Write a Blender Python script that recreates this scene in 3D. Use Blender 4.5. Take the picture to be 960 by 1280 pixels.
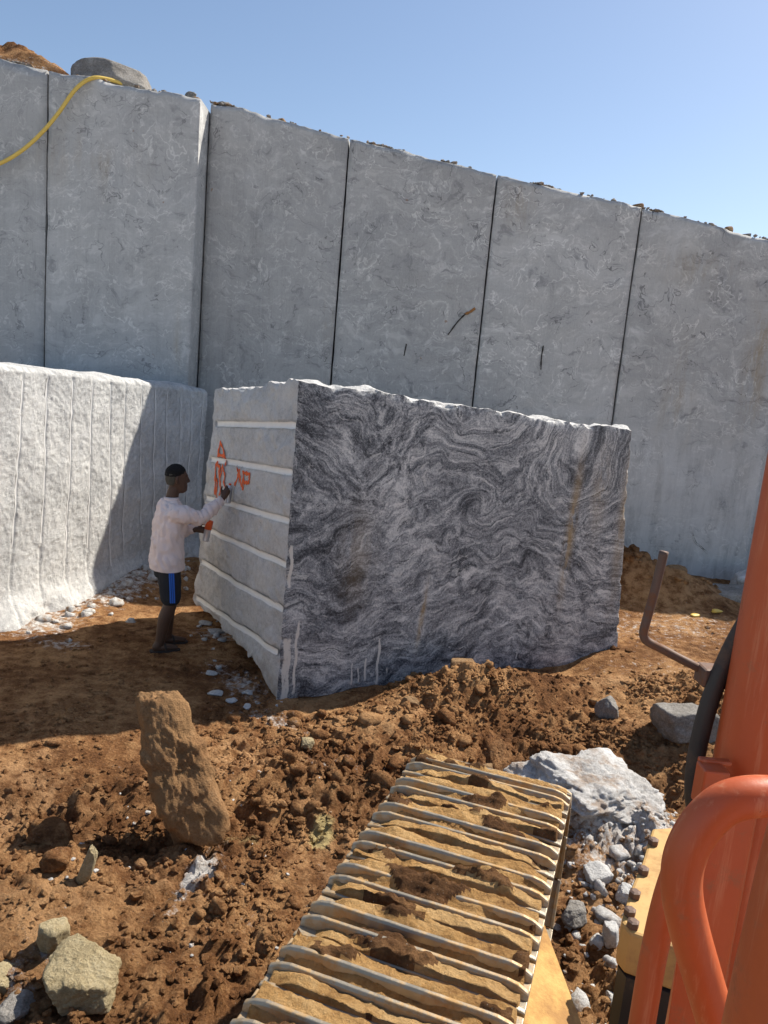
import bpy, bmesh, math, random
import numpy as np
from mathutils import Vector, Matrix
R = math.radians
for o in list(bpy.data.objects): bpy.data.objects.remove(o, do_unlink=True)
scene = bpy.context.scene
COL = scene.collection

# ------------------------------------------------------------------ camera, sky, sun, exposure
CAM_H = 2.75
PITCH, ROLL = R(9.9), R(5.2)
fw = Vector((0, math.cos(PITCH), -math.sin(PITCH))); up0 = Vector((0, math.sin(PITCH), math.cos(PITCH))); rt0 = Vector((1, 0, 0))
rt = math.cos(ROLL) * rt0 + math.sin(ROLL) * up0
up = math.cos(ROLL) * up0 - math.sin(ROLL) * rt0
cd = bpy.data.cameras.new('camera'); cam = bpy.data.objects.new('camera', cd); COL.objects.link(cam)
m = Matrix((rt, up, -fw)).transposed().to_4x4(); m.translation = (0, 0, CAM_H); cam.matrix_world = m
cd.sensor_fit = 'VERTICAL'; cd.sensor_height = 36; cd.lens = 961 / 1280 * 36
cd.clip_start = .05; cd.clip_end = 3000
scene.camera = cam

SUN_H = Vector((.82, .572, 0)).normalized(); SUN_EL = R(48)
world = bpy.data.worlds.new('World'); scene.world = world; world.use_nodes = True
wn = world.node_tree.nodes; bg = wn['Background']
sky = wn.new('ShaderNodeTexSky'); sky.sky_type = 'NISHITA'; sky.sun_disc = False
sky.sun_elevation = SUN_EL; sky.sun_rotation = math.atan2(SUN_H.x, SUN_H.y)
sky.air_density = 1.0; sky.dust_density = 1.2; sky.ozone_density = 1.0; sky.altitude = 500
world.node_tree.links.new(sky.outputs[0], bg.inputs[0]); bg.inputs[1].default_value = .09
sl = bpy.data.lights.new('sun', 'SUN'); sl.energy = 4.6; sl.angle = R(.55); sl.color = (1, .93, .82)
sun = bpy.data.objects.new('sun', sl); COL.objects.link(sun)
sdir = Vector((SUN_H.x * math.cos(SUN_EL), SUN_H.y * math.cos(SUN_EL), math.sin(SUN_EL)))
sun.rotation_euler = sdir.to_track_quat('Z', 'Y').to_euler(); sun.location = (0, 0, 30)
vs = scene.view_settings; vs.view_transform = 'Standard'; vs.look = 'None'; vs.gamma = 1; vs.exposure = .75; vs.use_curve_mapping = False

# ------------------------------------------------------------------ numpy noise
def _hash(ix, iy, iz, s):
    h = (ix.astype(np.uint32) * np.uint32(374761393) + iy.astype(np.uint32) * np.uint32(668265263)
         + iz.astype(np.uint32) * np.uint32(2147483647) + np.uint32((s * 974711 + 12345) & 0xffffffff))
    h = (h ^ (h >> np.uint32(13))) * np.uint32(1274126177); h = (h ^ (h >> np.uint32(15))) * np.uint32(2246822519)
    return h ^ (h >> np.uint32(16))
def gn(p, s=0):
    p = np.asarray(p, float); i = np.floor(p).astype(np.int64); f = p - i
    w = f * f * f * (f * (f * 6 - 15) + 10); out = 0
    for dx in (0, 1):
        for dy in (0, 1):
            for dz in (0, 1):
                h = _hash(i[:, 0] + dx, i[:, 1] + dy, i[:, 2] + dz, s)
                g = ((h & np.uint32(1023)).astype(float) / 511.5 - 1) * (f[:, 0] - dx) \
                    + (((h >> np.uint32(10)) & np.uint32(1023)).astype(float) / 511.5 - 1) * (f[:, 1] - dy) \
                    + (((h >> np.uint32(20)) & np.uint32(1023)).astype(float) / 511.5 - 1) * (f[:, 2] - dz)
                out = out + g * (w[:, 0] if dx else 1 - w[:, 0]) * (w[:, 1] if dy else 1 - w[:, 1]) * (w[:, 2] if dz else 1 - w[:, 2])
    return out * 1.3
def fbm(p, o=4, s=0, gain=.5):
    a, t, r = 1., 1., 0
    p = np.asarray(p, float)
    for k in range(o):
        r = r + a * gn(p * t, s + k * 17); a *= gain; t *= 2.03
    return r
def p3(x, y, z=0.):
    x = np.asarray(x, float).ravel(); y = np.asarray(y, float).ravel()
    return np.stack([x, y, np.broadcast_to(np.asarray(z, float).ravel() if np.ndim(z) else z, x.shape)], 1)
def sm(a, b, x): t = np.clip((x - a) / (b - a), 0, 1); return t * t * (3 - 2 * t)

# ------------------------------------------------------------------ object helpers
def link(o, parent=None):
    COL.objects.link(o)
    if parent is not None: o.parent = parent
    return o
def tag(o, label=None, cat=None, group=None, kind=None):
    if label: o['label'] = label
    if cat: o['category'] = cat
    if group: o['group'] = group
    if kind: o['kind'] = kind
    return o
def empty(name, loc=(0, 0, 0)):
    o = bpy.data.objects.new(name, None); o.location = loc; o.empty_display_size = .1; return link(o)
def mesh_obj(name, verts, faces, mat=None, parent=None, smooth=True, attrs=None):
    me = bpy.data.meshes.new(name)
    me.from_pydata([tuple(v) for v in verts] if not isinstance(verts, np.ndarray) else verts.tolist(), [], faces if not isinstance(faces, np.ndarray) else faces.tolist())
    if smooth: me.polygons.foreach_set('use_smooth', [True] * len(me.polygons))
    for k, v in (attrs or {}).items():
        v = np.asarray(v, np.float32)
        if v.ndim == 1: a = me.attributes.new(k, 'FLOAT', 'POINT'); a.data.foreach_set('value', v)
        else: a = me.attributes.new(k, 'FLOAT_VECTOR', 'POINT'); a.data.foreach_set('vector', v.ravel())
    for mm in (mat if isinstance(mat, (list, tuple)) else [mat]):
        if mm is not None: me.materials.append(mm)
    me.update()
    return link(bpy.data.objects.new(name, me), parent)
def grid_faces(nu, nv, flip=False, off=0):
    i = np.arange(nu - 1)[:, None]; j = np.arange(nv - 1)[None, :]
    a = (i * nv + j).ravel() + off; b = a + nv
    return np.stack([a, a + 1, b + 1, b] if flip else [a, b, b + 1, a + 1], 1)
def loft(rings, closed_ends=True):
    n = len(rings[0]); V = [tuple(p) for r in rings for p in r]; Fc = []
    for i in range(len(rings) - 1):
        for j in range(n):
            k = (j + 1) % n; Fc.append((i * n + j, i * n + k, (i + 1) * n + k, (i + 1) * n + j))
    if closed_ends: Fc.append(tuple(range(n - 1, -1, -1))); Fc.append(tuple(range((len(rings) - 1) * n, len(rings) * n)))
    return V, Fc
def spline(pts, n):
    P = [Vector(p) for p in pts]; P = [P[0] * 2 - P[1]] + P + [P[-1] * 2 - P[-2]]; out = []
    for i in range(1, len(P) - 2):
        for k in range(n):
            t = k / n; a, b, c, d = P[i - 1], P[i], P[i + 1], P[i + 2]
            out.append(.5 * (2 * b + (c - a) * t + (2 * a - 5 * b + 4 * c - d) * t * t + (3 * b - a - 3 * c + d) * t ** 3))
    return out + [P[-2]]
def tube(pts, rad, n=12, sub=0, flat=None):
    P = spline(pts, sub) if sub else [Vector(p) for p in pts]; rings = []
    T0 = (P[1] - P[0]).normalized(); nrm = T0.orthogonal().normalized()
    for i, p in enumerate(P):
        t = (P[min(i + 1, len(P) - 1)] - P[max(i - 1, 0)]).normalized()
        nrm = (nrm - t * nrm.dot(t)).normalized(); b = t.cross(nrm)
        r = rad if not callable(rad) else rad(i / (len(P) - 1))
        rings.append([p + (nrm * math.cos(2 * math.pi * k / n) + b * math.sin(2 * math.pi * k / n)) * r for k in range(n)])
    return loft(rings)
def merge(*vf):
    V, Fc = [], []
    for v, f in vf:
        o = len(V); V += [tuple(p) for p in v]; Fc += [tuple(i + o for i in q) for q in f]
    return V, Fc
def box(c, s, M=None):
    V = [Vector((c[0] + s[0] * (x - .5), c[1] + s[1] * (y - .5), c[2] + s[2] * (z - .5))) for x in (0, 1) for y in (0, 1) for z in (0, 1)]
    if M: V = [M @ v for v in V]
    return V, [(0, 1, 3, 2), (4, 6, 7, 5), (0, 4, 5, 1), (2, 3, 7, 6), (0, 2, 6, 4), (1, 5, 7, 3)]
def bevel(o, w=.01, seg=2):
    md = o.modifiers.new('bevel', 'BEVEL'); md.width = w; md.segments = seg; md.limit_method = 'ANGLE'; md.angle_limit = R(35); return o

# ------------------------------------------------------------------ materials
class NT:
    def __init__(s, name):
        s.m = bpy.data.materials.new(name); s.m.use_nodes = True; s.t = s.m.node_tree; s.n = s.t.nodes; s.b = s.n['Principled BSDF']
        s.geo = s.n.new('ShaderNodeTexCoord').outputs['Object']
    def new(s, typ, ins=None, **kw):
        n = s.n.new(typ)
        for k, v in kw.items(): setattr(n, k, v)
        for k, v in (ins or {}).items(): s.put(n.inputs[k], v)
        return n
    def put(s, sock, v):
        if hasattr(v, 'is_output') or isinstance(v, bpy.types.NodeSocket): s.t.links.new(v, sock)
        else: sock.default_value = v
    def attr(s, name, vec=False):
        n = s.n.new('ShaderNodeAttribute'); n.attribute_name = name; return n.outputs['Vector' if vec else 'Fac']
    def mp(s, v, scale=(1, 1, 1), loc=(0, 0, 0), rot=(0, 0, 0)):
        return s.new('ShaderNodeMapping', {'Vector': v, 'Scale': scale, 'Location': loc, 'Rotation': rot}).outputs[0]
    def noise(s, v, sc, det=4, rough=.55, dist=0., out='Fac'):
        return s.new('ShaderNodeTexNoise', {'Vector': v, 'Scale': sc, 'Detail': det, 'Roughness': rough, 'Distortion': dist}).outputs[out]
    def voro(s, v, sc, feature='F1', out='Distance'):
        return s.new('ShaderNodeTexVoronoi', {'Vector': v, 'Scale': sc}, feature=feature).outputs[out]
    def math(s, op, a, b=0., c=0., clamp=False):
        n = s.new('ShaderNodeMath', operation=op, use_clamp=clamp); s.put(n.inputs[0], a); s.put(n.inputs[1], b); s.put(n.inputs[2], c); return n.outputs[0]
    def ss(s, v, a, b):
        n = s.new('ShaderNodeMapRange', {'Value': v, 'From Min': a, 'From Max': b}, interpolation_type='SMOOTHSTEP'); return n.outputs[0]
    def ramp(s, f, stops):
        n = s.new('ShaderNodeValToRGB', {'Fac': f}); e = n.color_ramp.elements
        while len(e) < len(stops): e.new(.5)
        for q, (p, c) in zip(e, stops): q.position = p; q.color = (*c, 1) if len(c) == 3 else c
        return n.outputs[0]
    def mix(s, f, a, b, mode='MIX'):
        n = s.new('ShaderNodeMix', data_type='RGBA', blend_type=mode, clamp_factor=True)
        s.put(n.inputs[0], f)
        for i, v in ((6, a), (7, b)): s.put(n.inputs[i], (*v, 1) if isinstance(v, tuple) and len(v) == 3 else v)
        return n.outputs[2]
    def sep(s, v): return s.new('ShaderNodeSeparateXYZ', {0: v}).outputs
    def vadd(s, a, b, k=1.):
        sc = s.new('ShaderNodeVectorMath', {0: b}, operation='SCALE'); sc.inputs['Scale'].default_value = k
        return s.new('ShaderNodeVectorMath', {0: a, 1: sc.outputs[0]}, operation='ADD').outputs[0]
    def done(s, col, rough=.8, bump=None, bs=.3, bd=.01, spec=.3, metal=0.):
        s.put(s.b.inputs['Base Color'], (*col, 1) if isinstance(col, tuple) else col); s.put(s.b.inputs['Roughness'], rough)
        s.b.inputs['Specular IOR Level'].default_value = spec; s.put(s.b.inputs['Metallic'], metal)
        if bump is not None:
            s.t.links.new(s.new('ShaderNodeBump', {'Strength': bs, 'Distance': bd, 'Height': bump}).outputs[0], s.b.inputs['Normal'])
        return s.m

def mat_dirt(name='dirt', dark=(.072, .030, .013), mid=(.21, .098, .040), light=(.47, .265, .12), powder_bounce=True):
    n = NT(name); v = n.geo
    a = n.noise(v, 1.1, 5, .6); b = n.noise(v, 9, 6, .65); c = n.noise(v, 60, 4, .7)
    f = n.math('ADD', n.math('MULTIPLY', a, .45), n.math('ADD', n.math('MULTIPLY', b, .36), n.math('MULTIPLY', c, .22)))
    col = n.ramp(f, [(.38, dark), (.49, mid), (.60, light), (.72, tuple(k * 1.2 for k in light))])
    du = n.math('MULTIPLY', n.ss(n.noise(v, .8, 5, .65, .5), .50, .66), n.ss(b, .38, .58)); col = n.mix(n.math('MULTIPLY', du, .55), col, tuple(min(.7, k * 1.25) for k in (light[0], light[1] * 1.06, light[2] * 1.2)))
    gm = n.ss(n.noise(v, 160, 2, .5), .68, .74)
    col = n.mix(n.math('MULTIPLY', gm, .6), col, (.45, .40, .34))
    mb = n.noise(v, 28, 8, .82); h = n.math('ADD', n.math('MULTIPLY_ADD', mb, 1.1, n.math('MULTIPLY', b, .8)), n.math('ADD', n.math('MULTIPLY', c, .35), n.math('MULTIPLY', n.voro(v, 45), .35)))
    if powder_bounce:
        pw = n.attr('powder_bounce'); br = n.noise(v, 14, 7, .75)
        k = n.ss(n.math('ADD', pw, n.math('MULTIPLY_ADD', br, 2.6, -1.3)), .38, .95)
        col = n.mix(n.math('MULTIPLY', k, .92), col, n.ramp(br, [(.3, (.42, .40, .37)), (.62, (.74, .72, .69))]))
        ye = n.ss(n.math('ADD', n.attr('yellow'), n.math('MULTIPLY', br, .9)), .8, 1.1)
        col = n.mix(n.math('MULTIPLY', ye, .8), col, (.58, .47, .22))
        darken = n.attr('tone_shade'); col = n.mix(n.math('MULTIPLY', darken, .6), col, n.mix(1., col, (.45, .42, .42), 'MULTIPLY'))  # darkens the soil colour, painted shade included
    return n.done(col, .95, h, 1., .03, .1)

def mat_gneiss():
    n = NT('sawn_gneiss'); fl = n.attr('flow', True); v = n.geo
    f = n.vadd(n.vadd(fl, n.noise(v, 2.2, 3, .6, out='Color'), .16), n.noise(v, 9, 4, .65, out='Color'), .045)
    big = n.noise(n.mp(f, (1.3, 3.4, 1)), 2.0, 6, .65, .6)
    b1 = n.noise(n.mp(f, (2.4, 8.0, 1), (3, 1, 0)), 2.2, 7, .7, .5)
    b2 = n.noise(n.mp(f, (7, 20, 1), (1, 7, 0)), 2.2, 6, .75, .4)
    gr = n.noise(v, 60, 4, .8); sp = n.noise(v, 150, 2, .6)
    s = n.math('ADD', n.math('MULTIPLY', big, .75), n.math('ADD', n.math('MULTIPLY', b1, .75), n.math('MULTIPLY', b2, .40)))
    s = n.math('ADD', s, n.math('ADD', n.math('MULTIPLY', gr, .62), n.math('MULTIPLY', sp, .25)))
    s = n.math('MULTIPLY_ADD', n.math('ADD', s, n.attr('tone')), 1., -.875)
    col = n.ramp(s, [(.27, (.030, .032, .038)), (.40, (.115, .120, .130)), (.50, (.25, .255, .262)), (.59, (.40, .40, .395)), (.71, (.68, .665, .635))])
    le = n.noise(n.mp(f, (2.0, 7.5, 1), (9, 4, 0)), 2.3, 4, .55, 1.0)
    lk = n.math('MULTIPLY', n.ss(le, .60, .68), n.ss(gr, .30, .55))
    col = n.mix(n.math('MULTIPLY', lk, .8), col, (.60, .59, .56))
    dk = n.math('MULTIPLY', n.ss(n.noise(n.mp(f, (2.4, 9, 1), (2, 8, 0)), 2.4, 4, .6, 1.), .60, .67), n.ss(gr, .66, .45))
    col = n.mix(n.math('MULTIPLY', dk, .8), col, (.022, .025, .032))
    ru = n.math('MULTIPLY', n.attr('rust'), n.ss(n.noise(n.mp(v, (1, 1, .3)), 9, 6, .7), .36, .52))
    col = n.mix(n.math('MULTIPLY', ru, .8), col, (.36, .24, .10))
    dr = n.ss(n.math('MULTIPLY', n.attr('drip'), n.math('ADD', n.noise(n.mp(v, (1, 1, .35)), 20, 6, .8), n.math('MULTIPLY', gr, .5))), .46, .70)
    col = n.mix(dr, col, (.66, .62, .55))
    return n.done(col, .6, n.math('ADD', gr, n.math('MULTIPLY', b2, .6)), .3, .006, .3)

def mat_rough(name, lo=(.15, .16, .17), mid=(.33, .34, .35), hi=(.60, .60, .58), dust=0., sc=1.):
    n = NT(name); v = n.geo
    w = n.vadd(v, n.noise(v, 2.5, 4, .6, out='Color'), .10)
    a = n.noise(w, 2.2 * sc, 6, .62); g = n.noise(v, 22 * sc, 6, .8); k = n.noise(v, 95, 3, .7)
    f = n.math('ADD', n.math('MULTIPLY', a, .38), n.math('ADD', n.math('MULTIPLY', g, .42), n.math('MULTIPLY', k, .2)))
    f = n.math('ADD', f, dust)
    col = n.ramp(f, [(.36, lo), (.49, mid), (.62, hi), (.78, tuple(min(.8, c * 1.2) for c in hi))])
    pit = n.ss(n.noise(v, 42, 4, .7), .62, .70); col = n.mix(n.math('MULTIPLY', pit, .55), col, tuple(c * .45 for c in lo))
    br = n.math('MULTIPLY', n.attr('stain'), n.ss(n.noise(w, 5, 5, .7), .4, .6))
    col = n.mix(br, col, (.27, .155, .072))
    return n.done(col, .9, n.math('ADD', n.math('ADD', g, n.math('MULTIPLY', a, .7)), n.math('MULTIPLY', k, .4)), .9, .025, .15)

def mat_wall():
    n = NT('sawn_quarry_face'); v = n.geo
    wn_ = n.noise(v, 1.1, 4, .6, out='Color'); w = n.vadd(v, wn_, 1.1)
    w2 = n.vadd(w, n.noise(w, 3.0, 3, .55, out='Color'), .22)
    base = n.noise(w, 1.0, 5, .6); fine = n.noise(v, 38, 4, .75); saw = n.noise(n.mp(v, (22, 1, .35)), 3, 3, .6)
    f = n.math('ADD', n.math('MULTIPLY', base, .5), n.math('ADD', n.math('MULTIPLY', fine, .32), n.math('MULTIPLY', saw, .18)))
    col = n.ramp(f, [(.36, (.33, .33, .325)), (.5, (.42, .417, .407)), (.64, (.50, .494, .48))])
    fl = n.noise(n.mp(w, (1.6, 1, 4.2), (3, 0, 1)), 1.5, 7, .72, .4); fl2 = n.noise(n.mp(w, (2.2, 1, 2.2), (7, 0, 4)), 2.2, 6, .7, .8)
    col = n.mix(n.math('MULTIPLY', n.ss(fl, .52, .66), .70), col, (.58, .575, .555))
    col = n.mix(n.math('MULTIPLY', n.ss(fl, .46, .32), .70), col, (.19, .193, .20))
    col = n.mix(n.math('MULTIPLY', n.math('MULTIPLY', n.ss(fl2, .58, .67), n.ss(fine, .3, .55)), .75), col, (.63, .62, .60))
    col = n.mix(n.math('MULTIPLY', n.math('MULTIPLY', n.ss(fl2, .38, .31), n.ss(fine, .6, .4)), .75), col, (.11, .112, .12))
    def vein(sc, th, c, k, off, rough=.55):
        nonlocal col
        a = n.noise(n.mp(w, (1, 1, 1), off), sc, 3, rough)
        r = n.math('ABSOLUTE', n.math('SUBTRACT', a, .5))
        mk = n.math('MULTIPLY', n.ss(r, th, th * .2), n.ss(n.noise(n.mp(v, (1, 1, 1), off), 1.7, 4, .65), .48, .60))
        col = n.mix(n.math('MULTIPLY', n.math('MULTIPLY', mk, n.ss(fine, .25, .6)), k), col, c)
    vein(1.3, .011, (.72, .71, .68), .8, (0, 0, 0)); vein(2.4, .014, (.72, .71, .68), .8, (5, 2, 1)); vein(3.6, .02, (.70, .69, .66), .7, (2, 7, 3)); vein(1.9, .010, (.09, .092, .10), .8, (8, 3, 5))
    oi = n.n.new('ShaderNodeObjectInfo').outputs['Random']; tn = n.math('MULTIPLY_ADD', oi, .16, .84); col = n.mix(1., col, n.new('ShaderNodeCombineXYZ', {0: tn, 1: tn, 2: tn}).outputs[0], 'MULTIPLY')
    ho = n.noise(n.mp(v, (.5, 1, 5)), 1.2, 4, .6); col = n.mix(n.math('MULTIPLY', n.ss(ho, .45, .7), .28), col, (.28, .28, .28))
    st = n.math('MULTIPLY', n.attr('stain'), n.ss(n.noise(n.mp(v, (1.4, 1, .25)), 3, 6, .7), .42, .62))
    col = n.mix(n.math('MULTIPLY', st, .8), col, (.29, .22, .135))
    pal = n.math('MULTIPLY', n.attr('dust'), n.ss(n.noise(n.mp(v, (1.6, 1, .3)), 3, 5, .7), .3, .6)); col = n.mix(n.math('MULTIPLY', pal, .6), col, (.60, .60, .585))
    sp = n.ss(n.noise(v, 7, 2, .4), .76, .79); col = n.mix(n.math('MULTIPLY', sp, .6), col, (.25, .13, .06))
    return n.done(col, .75, n.math('ADD', fine, saw), .22, .012, .25)

def mat_plain(name, col, rough=.5, var=.25, sc=8, spec=.4, metal=0., dirt=None, damt=.5, bs=.12):
    n = NT(name); v = n.geo; a = n.noise(v, sc, 6, .65); k = n.noise(v, sc * 9, 4, .7)
    c = n.mix(a, tuple(x * (1 - var) for x in col), tuple(min(.9, x * (1 + var)) for x in col))
    rg = n.math('MULTIPLY_ADD', a, .3, rough - .15)
    if dirt:
        d = n.ss(n.noise(v, sc * .7, 7, .75), .62 - damt * .28, .72 - damt * .1); c = n.mix(d, c, dirt); rg = n.math('MULTIPLY_ADD', d, .35, rg, clamp=True)
    return n.done(c, rg, k, bs, .004, spec, metal)

DIRT = mat_dirt(); GNEISS = mat_gneiss(); WALL = mat_wall()
ROUGH = mat_rough('split_stone', (.40, .40, .39), (.62, .61, .59), (.76, .75, .72)); BENCH = mat_rough('dusty_split_stone', (.33, .33, .325), (.54, .537, .525), (.74, .73, .70), .02)
DUST = mat_plain('white_drill_dust', (.80, .78, .73), .95, .12, 14, .1)
DUSTB = mat_plain('pale_drill_dust', (.70, .69, .665), .95, .25, 14, .1)
ROCKB = mat_rough('brown_rock', (.12, .07, .035), (.27, .165, .085), (.40, .27, .15), 0, 1.6)
ROCKO = mat_rough('soil_caked_rock', (.15, .075, .034), (.30, .165, .075), (.42, .26, .135), 0, 1.3)
ROCKY = mat_rough('tan_rock', (.22, .17, .09), (.42, .34, .20), (.55, .47, .31), 0, 2)
ROCKG = mat_rough('grey_rock', (.12, .108, .095), (.27, .25, .225), (.46, .435, .40), 0, 2)
ROCKW = mat_rough('white_rock', (.36, .35, .34), (.60, .59, .57), (.76, .75, .72), 0, 2)
ROCKP = mat_rough('powdery_pale_rock', (.22, .195, .17), (.50, .485, .465), (.74, .73, .71), .01, 1.6)
ROCKD = mat_rough('dark_wet_rock', (.05, .036, .026), (.115, .085, .063), (.23, .19, .155), 0, 1.5)
STEEL = mat_plain('worn_track_steel', (.33, .29, .225), .40, .35, 14, .5, .6, (.43, .275, .125), .66, .25)
SOIL = mat_dirt('packed_orange_soil', (.24, .12, .045), (.52, .30, .115), (.68, .44, .20), False)
SOILD = mat_dirt('packed_brown_soil', (.06, .03, .016), (.15, .075, .034), (.27, .145, .065), False)
def mat_orange():
    n = NT('orange_paint'); v = n.geo; a = n.noise(v, 5, 6, .65); stv = n.noise(n.mp(v, (1, 1, .06)), 45, 5, .7); fine = n.noise(v, 120, 4, .7)
    c = n.mix(a, (.40, .072, .020), (.58, .125, .034)); c = n.mix(n.math('MULTIPLY', n.ss(stv, .52, .70), .55), c, (.62, .26, .13))
    d = n.ss(n.noise(v, 7, 8, .8), .55, .70); c = n.mix(n.math('MULTIPLY', d, .7), c, (.30, .15, .075))
    chip = n.ss(n.noise(v, 34, 5, .75), .69, .72); c = n.mix(chip, c, (.07, .045, .035))
    return n.done(c, n.math('MULTIPLY_ADD', d, .3, n.math('MULTIPLY_ADD', stv, .3, .32)), fine, .15, .003, .5)
ORANGE = mat_orange()
YELLOW = mat_plain('yellow_paint', (.50, .31, .11), .6, .2, 6, .35, 0, (.36, .21, .09), .5)
DIRTYY = mat_plain('soiled_yellow_paint', (.56, .34, .11), .7, .25, 7, .25, 0, (.34, .19, .075), .95, .8)
BLACK = mat_plain('black_rubber', (.03, .029, .028), .5, .3, 12, .4, 0, (.10, .07, .05), .35)
IRON = mat_plain('rusty_iron', (.13, .085, .065), .6, .3, 25, .4, .3, (.20, .10, .055), .5)
HOSE = mat_plain('yellow_hose', (.68, .47, .10), .5, .15, 6, .4)
PAINT = mat_plain('orange_spray_paint', (.75, .14, .045), .8, .2, 30, .2)
SKIN = mat_plain('dark_skin', (.085, .045, .028), .55, .15, 10, .4)
SHIRT = mat_plain('pale_pink_shirt', (.80, .68, .64), .9, .06, 14, .1)
SHORTS = mat_plain('charcoal_shorts', (.035, .037, .042), .9, .2, 20, .1)
BLUE = mat_plain('blue_stripe', (.05, .17, .62), .8, .1, 20, .2)
HAIR = mat_plain('black_hair', (.012, .011, .011), .8, .3, 60, .2, bs=.6)
CANM = mat_plain('silver_can', (.62, .62, .64), .35, .1, 20, .5, .6)
ORCAP = mat_plain('orange_cap', (.80, .13, .03), .45, .1, 20, .4)
BLADE = mat_plain('sandal_rubber', (.05, .04, .035), .7, .2, 20, .2)

# ------------------------------------------------------------------ terrain function
def bump2(x, y, cx, cy, rx, ry, h, ang=0.):
    c, s = math.cos(ang), math.sin(ang); dx, dy = x - cx, y - cy
    u, v = (c * dx + s * dy) / rx, (-s * dx + c * dy) / ry
    return h * np.exp(-(u * u + v * v))
def roughness(x, y):
    r = sm(6.6, 5.2, y) * 1.0
    left_flat = sm(-.9, -1.7, x) * sm(4.3, 5.0, y); r = r * (1 - .85 * left_flat)
    r = np.maximum(r, .85 * sm(.1, .6, x) * sm(7.6, 6.6, y))
    r = np.maximum(r, .9 * np.exp(-((x - 3.7) / .8) ** 2 - ((y - 10.1) / .5) ** 2))
    r = r * (1 - .55 * np.exp(-((x + .25) / .55) ** 2 - ((y - 3.75) / .55) ** 2))
    r = r * (.35 + .65 * sm(-.22, .12, fbm(p3(x * 1.1, y * 1.1, 5.), 3, 77)))
    return np.clip(r, .10, 1)
def height(x, y):
    x = np.asarray(x, float).ravel(); y = np.asarray(y, float).ravel()
    q = p3(x, y)
    h = .10 * fbm(q * .55, 3, 3) + .035 * fbm(q * 1.7, 3, 8)
    near = np.exp(-((x + 2) / 1.) ** 2 - ((y - 7) / .8) ** 2); h = h * (1 - near)
    h = h + bump2(x, y, .85, 6.40, .55, .26, .33, .35) + bump2(x, y, 1.75, 6.75, .6, .2, .17, .45) + bump2(x, y, .25, 5.75, .6, .3, .13)
    h = h + bump2(x, y, 1.45, 4.75, .55, .45, .20, .3) + bump2(x, y, 1.95, 4.35, .35, .3, .14)
    h = h - bump2(x, y, 1.05, 5.35, .40, .25, .20) - bump2(x, y, 2.25, 5.35, .45, .4, .25)
    h = h + .22 * sm(1.6, 3.2, x) * sm(5.6, 7.0, y)
    h = h + bump2(x, y, 3.0, 10.0, 1.0, .40, .62, -.12) + bump2(x, y, 4.1, 9.8, .55, .3, .16)
    h = h + bump2(x, y, -1.6, 3.45, .45, .35, .14) - bump2(x, y, -1.75, 4.1, .5, .35, .12) + bump2(x, y, -.45, 4.75, .45, .35, .10)
    h = h + bump2(x, y, -2.9, 9.3, .35, .9, .16, -.3) - bump2(x, y, .3, 3.7, .9, .8, .06)
    h = h - .10 * sm(-.6, -.1, np.sin(x * 0 + 0)) * 0
    rg = roughness(x, y)
    w = np.stack([gn(q * 3, 60), gn(q * 3, 61), 0 * x], 1) * .12
    cl = np.abs(fbm((q + w) * 4.2, 4, 21, .55)); cl2 = np.abs(gn((q + w) * 10.5, 33)); cl3 = gn(q * 24, 35); cl4 = gn(q * 47, 36)
    h = h + rg * (.17 * cl - .06 + .05 * cl2 + .020 * cl3 + .010 * cl4) + .006 * gn(q * 22, 5) + .004 * gn(q * 45, 6)
    far = sm(14, 40, np.hypot(x, y - 6)); return h * (1 - far)
def patch(x, y, cx, cy, rx, ry, a, ang=0.): return bump2(x, y, cx, cy, rx, ry, a, ang)
def powder_bounce(x, y):
    p = patch(x, y, 1.5, 4.75, .50, .36, 1.0, .3) + patch(x, y, 1.55, 4.15, .40, .4, .50) + patch(x, y, 1.9, 4.5, .3, .3, .6)
    p = p + patch(x, y, -.86, 3.75, .05, .30, .9, -.15) + patch(x, y, -.80, 3.85, .10, .22, .5)
    p = p + patch(x, y, -1.15, 6.45, .55, .22, .62, -.75) + patch(x, y, -.75, 5.75, .5, .14, .5, -.45) + patch(x, y, -1.6, 7.6, .35, .3, .6)
    p = p + patch(x, y, -2.95, 8.9, .35, 1.3, .75, -.29) + patch(x, y, -3.4, 7.4, .45, .4, .6) + patch(x, y, -2.9, 6.9, .3, .15, .6)
    p = p + patch(x, y, 3.4, 8.6, 1.2, .7, .42) + patch(x, y, 4.0, 10.6, 1.2, .25, .85, -.25) + patch(x, y, 2.7, 7.3, .6, .35, .32)
    p = p + patch(x, y, -1.45, 3.0, .14, .2, .5) + patch(x, y, -.5, 3.5, .1, .15, .35) + patch(x, y, -.2, 5.0, .35, .15, .35)
    p = p + .85 * np.maximum(sm(1.0, -1.5, y), np.maximum(sm(-4.6, -7, x), sm(6, 8, x)))  # unseen ground around the view paled to bounce light onto the shaded wall
    return np.clip(p, 0, 1)
def yellow(x, y): return np.clip(patch(x, y, -.2, 4.28, .09, .16, .9) + patch(x, y, -.65, 4.15, .25, .10, .45), 0, 1)
def tone_shade(x, y):  # darker soil tone; shade on the mound and in the pit is painted in
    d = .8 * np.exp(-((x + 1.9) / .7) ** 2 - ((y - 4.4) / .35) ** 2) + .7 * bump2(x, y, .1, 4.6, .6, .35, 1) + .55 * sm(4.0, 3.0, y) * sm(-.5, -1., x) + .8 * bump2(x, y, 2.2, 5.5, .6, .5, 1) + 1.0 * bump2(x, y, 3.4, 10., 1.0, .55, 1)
    return np.clip(d, 0, 1)

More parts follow.
